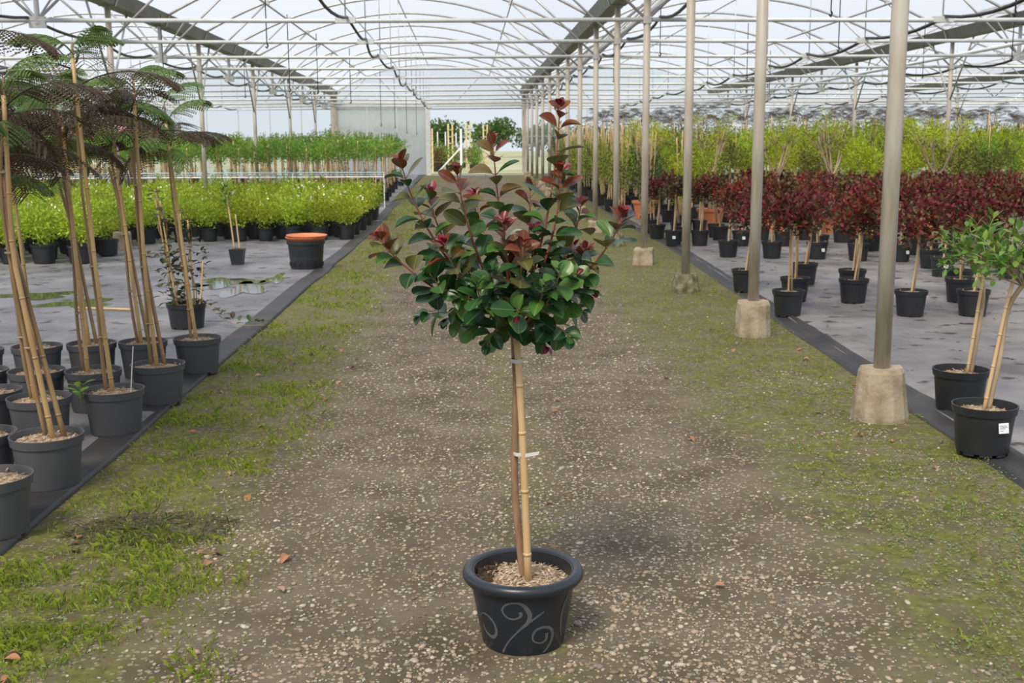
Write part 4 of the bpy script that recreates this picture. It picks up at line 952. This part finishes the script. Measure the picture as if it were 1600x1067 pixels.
# two bright green standards at the fabric edge
BL = [leaf_mesh('leaf', .064, .024, M_bright, .2, .25, .55), leaf_mesh('leaf', .055, .022, M_bright, .4, .5, .52), leaf_mesh('leaf', .072, .025, M_bright, .1, .1, .55)]
def bright(x, y, lab, base, mid, cc, rx, rz, n, seed, sticker):
    t = thing('green_standard', lab, 'potted tree', (x, y, .014))
    ob('pot', smooth_pot(pot_mesh(.107, .137, .212, M_blackpot)), t); ob('mulch', mulch_geo(.123, .175, seed, .012, 200).mesh('mulch', [M_mulch, M_chip]), t)
    ob('cane', cane_geo([base, mid, (mid[0]+(mid[0]-base[0])*.5, mid[1], cc[2]-.02)], .0085, .007).mesh('cane', M_canepale, True), t)
    b2 = (base[0]+.03, base[1]+.02, base[2]); st = [b2, ((b2[0]+mid[0])/2+.012, .01, (base[2]+mid[2])/2), (mid[0]+.02, mid[1]+.015, mid[2]), (cc[0], cc[1], cc[2]-.06)]
    g = Geo(); g.tube(crom(st), .0105, 7); ob('stem', g.mesh('stem', M_barkpale, True), t)
    r_ = random.Random(seed)
    for k in range(n//9):
        a = k*2.4; el = r_.uniform(-.5, 1.3); rr = r_.uniform(.55, 1.0)
        d = np.array([math.cos(a)*math.cos(el), math.sin(a)*math.cos(el), math.sin(el)]); e = np.array(cc)+d*np.array([rx, rx, rz])*rr; s0 = np.array([cc[0], cc[1], cc[2]-.08])
        g = Geo(); g.tube([s0, (s0+e)/2+np.array([0, 0, .02]), e], [.004, .003, .0015], 4); tw = ob('twig', g.mesh('twig', M_barkpale), t)
        ax = (e-s0)/np.linalg.norm(e-s0)
        for q in range(9):
            tq = .55+.45*q/8; p = s0+(e-s0)*tq; an = q*2.4; side = np.cross(ax, (.3, .2, 1)); side /= np.linalg.norm(side); o2 = np.cross(ax, side)
            dv = ax*(.5+.5*(q > 6))+side*math.cos(an)+o2*math.sin(an)+np.array([0, 0, .25])
            ob('leaf', BL[r_.randrange(3)], tw, M=frame(p, dv, (r_.uniform(-.3, .3), r_.uniform(-.3, .3), 1)))
    if sticker: ob('price_sticker', ME_label, t, M=Matrix.Rotation(.22, 4, 'Z') @ Matrix.Translation((0, -.1285, .135)) @ Matrix.Rotation(-.15, 4, 'X') @ Matrix.Diagonal((1.15, 1, 1.15, 1)))
bright(2.222, 4.63, 'bright green standard in black pot with white sticker at the fabric margin', (-.005, 0, .17), (.06, 0, .62), (.135, .0, .80), .24, .21, 360, 31, True)
bright(2.462, 5.41, 'bright green standard in plain black pot behind the stickered one', (.03, 0, .17), (.075, 0, .60), (.045, .0, .80), .21, .19, 315, 32, False)

# terracotta pots with old multi-stem trees
ME_tpot = []
g = Geo(); g.lathe([(.15, 0), (.158, 0), (.212, .285), (.232, .287), (.236, .30), (.236, .335), (.222, .335), (.206, .27), (.001, .27)], 36); ME_tp = smooth_pot(g.mesh('pot', M_terra))
def old_tree(x, y, i, lab, dense):
    t = thing('terracotta_tree', lab, 'potted tree', (x, y, gz(y)+.014), 0, None); ob('pot', ME_tp, t)
    ob('soil', mulch_geo(.20, .27, i, .01, 0).mesh('soil', [M_mulch]), t)
    rr = random.Random(100+i); g = Geo(); gl = Geo()
    for k in range(7):
        a = rr.uniform(0, 6.28); b0 = np.array([.06*math.cos(a), .06*math.sin(a), .25]); b1 = np.array([.05*math.cos(a+2), .05*math.sin(a+2), .72]); b2 = np.array([.14*math.cos(a), .14*math.sin(a), 1.05]); b3 = np.array([.32*math.cos(a), .32*math.sin(a), rr.uniform(1.35, 1.62)])
        g.tube(crom([b0, b1, b2, b3], 3), np.linspace(.024, .006, 10), 6)
        for q in range(4):
            e = b3+np.array([rr.uniform(-.2, .2), rr.uniform(-.2, .2), rr.uniform(-.05, .2)]); g.tube([b2*.4+b3*.6, e], [.007, .003], 4)
            crown_geo(int(60*dense), .13, .10, .045, .018, i*100+k*7+q, tuple(e), .0, gl)
    ob('trunks', g.mesh('trunks', M_barkpale, True), t); ob('crown', gl.mesh('crown', M_yellow), t)
for i, ((x, y), lab, dn) in enumerate(zip(TER, ['old multi-stemmed tree in terracotta pot with bare forked trunks, between red standards', 'terracotta pot with tree and leaning canes next to the forked trunks', 'terracotta pot tree with pale forked branch among the red standards', 'terracotta potted tree nearest to the post row', 'terracotta potted tree farthest from the track, half hidden by red crowns', 'terracotta potted tree sunk among the densest red crowns'], (.5, .7, .6, .7, .8, .8))): old_tree(x, y, i, lab, dn)

# yellow-green trees, dark shrubs by the post row, mimosas at the back
def yel_proto(i, mat, name):
    t = thing(name, 'x', 'potted tree')
    ob('pot', smooth_pot(pot_mesh(.11, .14, .21, M_blackpot, feet=False, seg=16)), t)
    ob('cane', cane_geo([(0, 0, .17), (.0, 0, .6), (.02, 0, 1.15+.55*(i % 3 == 0))], .011, .009, False, 5).mesh('cane', M_canepale, True), t)
    g = Geo(); g.tube([(.02, 0, .17), (.03, .0, .6), (.0, .0, 1.1)], .012, 5); ob('stem', g.mesh('stem', M_barkpale), t)
    ob('crown', lobed_crown(1000, .40, .44, .058, .022, 120+i, (0, 0, 1.06), 7, 21).mesh('crown', mat), t)
    return t
M_olivef = foliage('olive_bronze', [(.12, .15, .03), (.20, .22, .04), (.26, .18, .05), (.16, .20, .03)], trans=.3, vary=.4)
YP = [yel_proto(i, (M_yellow, M_yellow, M_yellow, M_green, M_olivef, M_yellow)[i], 'yellow_green_tree') for i in range(6)]; uy = [False]*6; ny = 0
for j in range(15):
    y = 17.5+j*.92
    for i in range(26):
        x = 3.75+i*.76+(j % 2)*.38+rnd.uniform(-.1, .1)
        if not inview(x, y, 90) or not free(x, y, .5) or abs(x-XE[4]) < .25 and min(abs(y-ARCHY(n)) for n in (5, 7, 9, 11, 13)) < .3: continue
        if y < 20 and x < 5.0 and rnd.random() < .5: continue
        place_from(YP, uy, (x, y+rnd.uniform(-.12, .12), gz(y)+.014), rnd.uniform(0, 6.28), 'yellow-green bushy tree on a thin stem behind the red standards', 'yellow-green trees', rnd.uniform(.86, 1.1)); ny += 1
def dk_proto(i):
    t = thing('dark_shrub', 'x', 'potted tree')
    ob('pot', smooth_pot(pot_mesh(.11, .14, .21, M_blackpot, feet=False, seg=16)), t)
    for k in range(3): ob('cane', cane_geo([(.05*k-.05, .03*k, .17), (.06*k-.06, 0, .7), (.12*k-.12, 0, 1.45+.1*k)], .012, .009, False, 5).mesh('cane', M_canepale, True), t)
    ob('foliage', crown_geo(800, .26, .42, .05, .02, 140+i, (0, 0, .82), .1, sprays=8).mesh('foliage', M_dkgreen if i else M_yellow), t)
    return t
DP = [dk_proto(i) for i in range(3)]; ud = [False]*3; nd = 0
for j in range(26):
    for i in range(2):
        y = 17.6+j*.80; x = 2.86+i*.55+(j % 2)*.1
        if not free(x, y, .42): continue
        place_from(DP, ud, (x, y, gz(y)+.014), rnd.uniform(0, 6.28), 'dark leafy shrub with several canes in the rows beside the post row', 'dark caned shrubs', rnd.uniform(.9, 1.1)); nd += 1
FRF = [frond_mesh('frond', .5, M_frond, s, 8, .7, .021) for s in (11, 12)]
def far_mimosa(i):
    t = thing('back_mimosa', 'x', 'potted tree')
    ob('pot', smooth_pot(pot_mesh(.11, .14, .21, M_blackpot, feet=False, seg=14)), t)
    ob('cane', cane_geo([(0, 0, .17), (.02, 0, 1.0), (.0, 0, 1.75+.08*i)], .014, .011, False, 5).mesh('cane', M_cane, True), t)
    for k in range(5):
        a = k*2.4+i; el = rnd.uniform(.1, .8)
        ob('frond', FRF[k % 2], t, M=frame((0, 0, 1.66+.08*i+.03*k), (math.cos(a)*math.cos(el), math.sin(a)*math.cos(el), math.sin(el)), (0, 0, 1)))
    ob('lower_leaves', crown_geo(200, .28, .26, .06, .022, 160+i, (0, 0, 1.42), .1).mesh('lower_leaves', M_dkgreen), t)
    return t
AP = [far_mimosa(i) for i in range(3)]; ua = [False]*3; na = 0
for j in range(8):
    y = 31.2+j*1.05
    for i in range(22):
        x = 4.0+i*.90+(j % 2)*.4+rnd.uniform(-.1, .1)
        if not inview(x, y, 60) or x > 20.5 or min(abs(x-e) for e in XE) < .22: continue
        place_from(AP, ua, (x, y, gz(y)+.014), rnd.uniform(0, 6.28), 'dark-topped mimosa on a cane behind the yellow-green trees', 'mimosas behind the yellow-green trees', rnd.uniform(.92, 1.08)); na += 1
print('yellow', ny, 'dark', nd, 'back', na)

# ------------------------------------------------------------------ beyond the doorway
zo = gz(41)-.02
def far_tree(x, y, h, r, seed, lab, mat, grp=None):
    t = thing('distant_tree', lab, 'tree', (x, y, zo), 0, grp)
    g = Geo(); g.tube([(0, 0, 0), (0, 0, h*.5)], .25, 6); ob('trunk', g.mesh('trunk', M_bark), t)
    g = Geo()
    for k in range(5):
        a = k*1.7+seed; crown_geo(420, r*.6, h*.30, r*.16, r*.10, seed*10+k, (math.cos(a)*r*.6, math.sin(a)*r*.6, h*(.60+.10*math.sin(k*2))), .2, g)
    ob('crown', g.mesh('crown', mat), t)
M_fartree = foliage('skyline_tree', [(.07, .14, .04), (.11, .19, .05), (.15, .24, .07)], trans=.35)
for i, (x, h, r) in enumerate(((-8, 3.6, 2.5), (-2.7, 4.2, 2.5), (2.8, 4.3, 2.5), (8.2, 3.8, 2.4), (13.5, 3.4, 2.4), (-13.4, 3.6, 2.5))): far_tree(x, 128+3*(i % 2), h, r, 3+i, 'green tree on the skyline beyond the open doorway', M_fartree, 'skyline trees beyond the doorway')
for i, (x, h, r) in enumerate(((-62, 4.3, 3.6), (-53, 4.8, 3.8), (-44, 4.4, 3.6), (-35.5, 4.2, 3.6))): far_tree(x, 128, h, r, 30+i, 'leafy tree on the skyline beyond the mimosa trees', M_fartree, 'skyline trees beyond the mimosas')
bd = thing('low_building', 'low white building with a dull red roof beyond the mimosa trees', 'building', (-27.2, 86, zo))
g = Geo(); g.box(-1.8, 1.8, -3, 3, 0, 1.9); ob('wall', g.mesh('wall', M_paper), bd)
g = Geo(); g.add([(-2, -3.4, 1.8), (2, -3.4, 1.8), (2, 0, 2.75), (-2, 0, 2.75), (2, 3.4, 1.8), (-2, 3.4, 1.8)], [(0, 1, 2, 3), (3, 2, 4, 5), (1, 4, 2), (0, 3, 5), (0, 5, 4, 1)]); ob('roof', g.mesh('roof', plain('red_roof', [(.50, .22, .22)], rough=.7)), bd)
for k in range(2):
    g = Geo(); g.box(-1.2+k*1.4, -.3+k*1.4, -3.03, -2.98, .8, 1.5); ob('window', g.mesh('window', M_gutter), bd)
M_timber = plain('yellow_timber', [(.62, .48, .24), (.74, .60, .33)], rough=.7, scale=4)
def trellis(x, y, h, lab, grp):
    t = thing('timber_trellis', lab, 'trellis', (x, y, zo), 0, grp)
    for dx in (-.09, .09):
        g = Geo(); g.box(dx-.035, dx+.035, -.05, .05, 0, h); ob('upright', g.mesh('upright', M_timber), t)
    for k in range(6):
        g = Geo(); g.box(-.12, .12, -.07, -.04, .3+k*h/7, .33+k*h/7); ob('rung', g.mesh('rung', M_timber), t)
for x, y, h in ((-1.50, 46, 1.75), (-.72, 49, 2.0), (.05, 51, 2.1), (.85, 53, 2.05)): trellis(x, y, h, 'yellow timber trellis standing outside the doorway', 'timber trellises outside')
wp = thing('white_brace_post', 'white pole with a diagonal brace outside the doorway', 'post', (-.25, 47, zo))
g = Geo(); g.tube([(0, 0, 0), (0, 0, 1.75)], .05, 8); ob('pole', g.mesh('pole', M_paper), wp)
g = Geo(); g.tube([(0, 0, 1.0), (-.95, 0, 0)], .035, 6); ob('brace', g.mesh('brace', M_paper), wp)
for k, (x, y) in enumerate(((-1.9, 58), (-1.5, 58), (-1.1, 58), (-.6, 62))):
    g = Geo(); g.tube([(0, 0, 0), (0, 0, 1.8)], .035, 6); tag(ob('thin_white_pole', g.mesh('thin_white_pole', M_paper), None, (x, y, zo)), 'thin white pole in the green rows outside the doorway', 'pole', 'thin white poles outside')
OP = []
for i in range(2):
    t = thing('outdoor_plant', 'x', 'potted plant'); ob('pot', smooth_pot(pot_mesh(.13, .16, .25, M_blackpot, feet=False, seg=14)), t)
    ob('foliage', crown_geo(420, .35, .45, .08, .04, 180+i, (0, 0, .62), .1).mesh('foliage', M_green if i else M_rdark), t); OP.append(t)
uo = [False, False]
for j in range(7):
    for i in range(6):
        x = -2.4+i*.55+rnd.uniform(-.1, .1); y = 47.7+j*1.6
        if i == 4 and j < 5: continue
        place_from(OP, uo, (x, y, zo), rnd.uniform(0, 6), 'potted plant in the rows outside the doorway', 'plants outside the doorway', rnd.uniform(.9, 1.15))

# ------------------------------------------------------------------ ground cover, stones, litter
ICO = None
def ico():
    p = (1+5**.5)/2
    V = np.array([(-1, p, 0), (1, p, 0), (-1, -p, 0), (1, -p, 0), (0, -1, p), (0, 1, p), (0, -1, -p), (0, 1, -p), (p, 0, -1), (p, 0, 1), (-p, 0, -1), (-p, 0, 1)])/math.sqrt(1+p*p)
    Fi = np.array([(0, 11, 5), (0, 5, 1), (0, 1, 7), (0, 7, 10), (0, 10, 11), (1, 5, 9), (5, 11, 4), (11, 10, 2), (10, 7, 6), (7, 1, 8), (3, 9, 4), (3, 4, 2), (3, 2, 6), (3, 6, 8), (3, 8, 9), (4, 9, 5), (2, 4, 11), (6, 2, 10), (8, 6, 7), (9, 8, 1)])
    return V, Fi
IV, IF = ico()
def pick(n, y0, y1, x0, x1, power=1.0, rg=rng):
    u = rg.random(n)
    y = y0*(y1/y0)**u if power == 1 else (y0**(1-power)+u*(y1**(1-power)-y0**(1-power)))**(1/(1-power))
    return rg.uniform(x0, x1, n), y
def dens_gravel(x, y):
    d = np.abs(x-.22); e = 1/(1+np.exp((d-.95-.5*(vnoise(x, y, 1.5, 2)-.5))*7))
    for cx, cy, q in ((1.78, 5.05, .05), (1.62, 4.25, .04), (1.95, 4.45, .03), (-.86, 3.62, .03), (1.85, 6.2, .05)): e = e+.9*np.exp(-((x-cx)**2+(y-cy)**2*.6)/q)
    return e*(.25+.9*vnoise(x, y, 2.2, 12)*vnoise(x, y, 6, 13)*2.0)
n = 70000; x, y = pick(n, 2.45, 12, -1.15, 2.1, 2.0); k = rng.random(n) < np.clip(dens_gravel(x, y), .04, 1)
infoot = (x-PX)**2+(y-PY)**2 < .125**2; k &= ~infoot
x, y = x[k][:19000], y[k][:19000]; n = len(x)
s = .0042*np.exp(rng.normal(size=n)*.38)*(1+.35*(y > 6)); s = np.clip(s, .0022, .0095)
ang = rng.random(n)*2*PI; A = np.stack([rng.uniform(.85, 1.5, n), rng.uniform(.7, 1.1, n), rng.uniform(.45, .75, n)], 1)*s[:, None]
big = np.argsort(-(s/y))[:300]; isb = np.zeros(n, bool); isb[big] = True
m = ~isb
def pebbles(x, y, A, ang):
    V = IV[None]*A[:, None, :]*(1+.10*rng.normal(size=(len(x), 12, 1)))
    c, s_ = np.cos(ang)[:, None], np.sin(ang)[:, None]
    X = V[..., 0]*c-V[..., 1]*s_+x[:, None]; Y = V[..., 0]*s_+V[..., 1]*c+y[:, None]; Z = V[..., 2]+A[:, 2][:, None]*.35
    return np.stack([X, Y, Z], -1).reshape(-1, 3), (IF[None]+12*np.arange(len(x))[:, None, None]).reshape(-1, 3)
V, Fq = pebbles(x[m], y[m], A[m], ang[m]); g = Geo(); g.add(V, Fq)
gv = stuff(ob('gravel', g.mesh('gravel', M_peb, True))); tag(gv, 'small rounded gravel stones pressed into the brown track', 'gravel')
PM = []
for i in range(6):
    V, Fq = pebbles(np.zeros(1), np.zeros(1), np.array([[1.25+.1*i, .95, .6]]), np.zeros(1)); g = Geo(); g.add(V, Fq); PM.append(g.mesh('pebble', M_pebo, True))
for i in big:
    o = ob('pebble', PM[i % 6], floor, (x[i], y[i], 0)); q = s[i]*1.05; o.scale = (q, q, q); o.rotation_euler = (0, 0, ang[i])
# grass and tiny groundcover
def dens_grass(x, y):
    dl = np.clip((-.70-x+.35*(vnoise(x, y, 1.2, 21)-.5))/.28, 0, 1); dr = np.clip((x-1.15+.4*(vnoise(x, y, 1.2, 22)-.5))/.3, 0, 1)
    return dl, dr
n = 170000; x, y = pick(n, 2.45, 30, -1.62, 2.5, 1.55); dl, dr = dens_grass(x, y); nz = np.clip(vnoise(x, y, 3.2, 23)*1.5-.35, 0, 1)*np.clip(vnoise(x, y, 9, 24)*1.9-.35, .05, 1)
k = rng.random(n) < (dl*1.0+dr*.10)*nz*1.3
k &= (x < redge(y)+.02) & (x > -1.53)
x, y = x[k][:60000], y[k][:60000]; n = len(x)
h = rng.uniform(.010, .036, n)*(1+.02*y); a = rng.random(n)*2*PI; le = rng.uniform(.3, 1.1, n)
d = np.stack([np.cos(a), np.sin(a)], 1); wv_ = (.0008+.00017*y)
P0 = np.stack([x, y, gzv(y)], 1); sdv = np.stack([-d[:, 1], d[:, 0], 0*x], 1)*wv_[:, None]
md = P0+np.stack([d[:, 0]*h*le*.35, d[:, 1]*h*le*.35, h*.65], 1); tpv = P0+np.stack([d[:, 0]*h*le, d[:, 1]*h*le, h*(1-.25*le)], 1)
V = np.stack([P0-sdv, P0+sdv, md+sdv*.8, tpv, md-sdv*.8], 1).reshape(-1, 3)
g = Geo(); g.add(V, np.arange(n*5).reshape(n, 5))
tag(stuff(ob('grass', g.mesh('grass', M_grass))), 'short green grass growing along both edges of the gravel track', 'grass')
n = 120000; x, y = pick(n, 2.45, 26, -1.58, 2.55, 1.7); dl, dr = dens_grass(x, y); nz = np.clip(vnoise(x, y, 2.4, 33)*2.0-.55, 0, 1)*np.clip(vnoise(x, y, 11, 34)*1.8-.3, .05, 1)
k = rng.random(n) < (dl*.45+dr*1.15)*nz*1.2
k &= (x < redge(y)+.02) & (x > -1.53)
x, y = x[k][:42000], y[k][:42000]; n = len(x); a = rng.random(n)*2*PI
P = np.stack([x, y, gzv(y)+rng.uniform(.002, .014, n)], 1); D = np.stack([np.cos(a), np.sin(a), rng.uniform(-.1, .7, n)], 1); N = rng.normal(size=(n, 3))*.35+np.array([0, 0, 1.])
g = Geo(); quads(g, P, D, N, rng.uniform(.005, .011, n)*(1+.05*y), rng.uniform(.004, .007, n)*(1+.05*y))
tag(stuff(ob('groundcover', g.mesh('groundcover', M_clover))), 'tiny-leaved green groundcover creeping along the track edges', 'groundcover')
# pile of clippings
n = 900; r = .20*np.sqrt(rng.random(n)); a = rng.random(n)*2*PI; P = np.stack([-1.13+1.5*r*np.cos(a), 3.83+.9*r*np.sin(a), .004+.035*(1-(r/.2)**2)*rng.random(n)], 1)
D = rng.normal(size=(n, 3)); D[:, 2] *= .2; g = Geo(); quads(g, P, D, rng.normal(size=(n, 3))*.4+np.array([0, 0, 1.]), rng.uniform(.03, .06, n), .005)
tag(stuff(ob('clippings', g.mesh('clippings', M_clip))), 'heap of dark withered clippings on the grass beside the grey pots', 'clippings')
# fallen leaves
DL = [leaf_mesh('fallen_leaf', .042, .026, M_dead, c1, c2) for c1, c2 in ((.5, .3), (.9, .8), (.3, 1.2))]
spots = []
for k in range(46):
    if k < 30: spots.append((rnd.uniform(-1.45, -.55), rnd.uniform(2.6, 7.5), 0))
    elif k < 36: spots.append((rnd.uniform(-.4, 1.6), rnd.uniform(2.8, 8), 1))
    else: spots.append((rnd.uniform(1.7, 2.2), rnd.uniform(4.2, 8), 2))
for i, (px_, py_, w_) in enumerate(spots):
    if (px_-PX)**2+(py_-PY)**2 < .04: continue
    q = rnd.uniform(.75, 1.15); dd = (math.cos(i*2.4), math.sin(i*2.4), .1)
    o = tag(ob('fallen_leaf', DL[i % 3], None, M=frame((px_, py_, .012), dd, (rnd.uniform(-.4, .4), rnd.uniform(-.4, .4), 1)) @ Matrix.Diagonal((q, q, q, 1))), ['fallen brown leaf on the grass between track and grey pots', 'fallen brown leaf lying on the gravel track', 'fallen brown leaf near the concrete post footings'][w_], 'leaf', ['fallen leaves on the grass', 'fallen leaves on the track', 'fallen leaves by the footings'][w_])
n = 500; x = rng.uniform(2.4, 6, n); y = rng.uniform(4.5, 14, n); k = (x > redge(y)+.3) & (vnoise(x, y, 2, 44) > .5); x, y = x[k], y[k]; n = len(x)
P = np.stack([x, y, np.full(n, .022)], 1); D = rng.normal(size=(n, 3)); D[:, 2] *= .2; g = Geo(); quads(g, P, D, rng.normal(size=(n, 3))*.3+np.array([0, 0, 1.]), rng.uniform(.012, .04, n), rng.uniform(.008, .02, n), 0, 'hex')
tag(stuff(ob('leaf_litter', g.mesh('leaf_litter', M_litter))), 'scattered crumbs of dry leaf litter on the grey fabric', 'litter')
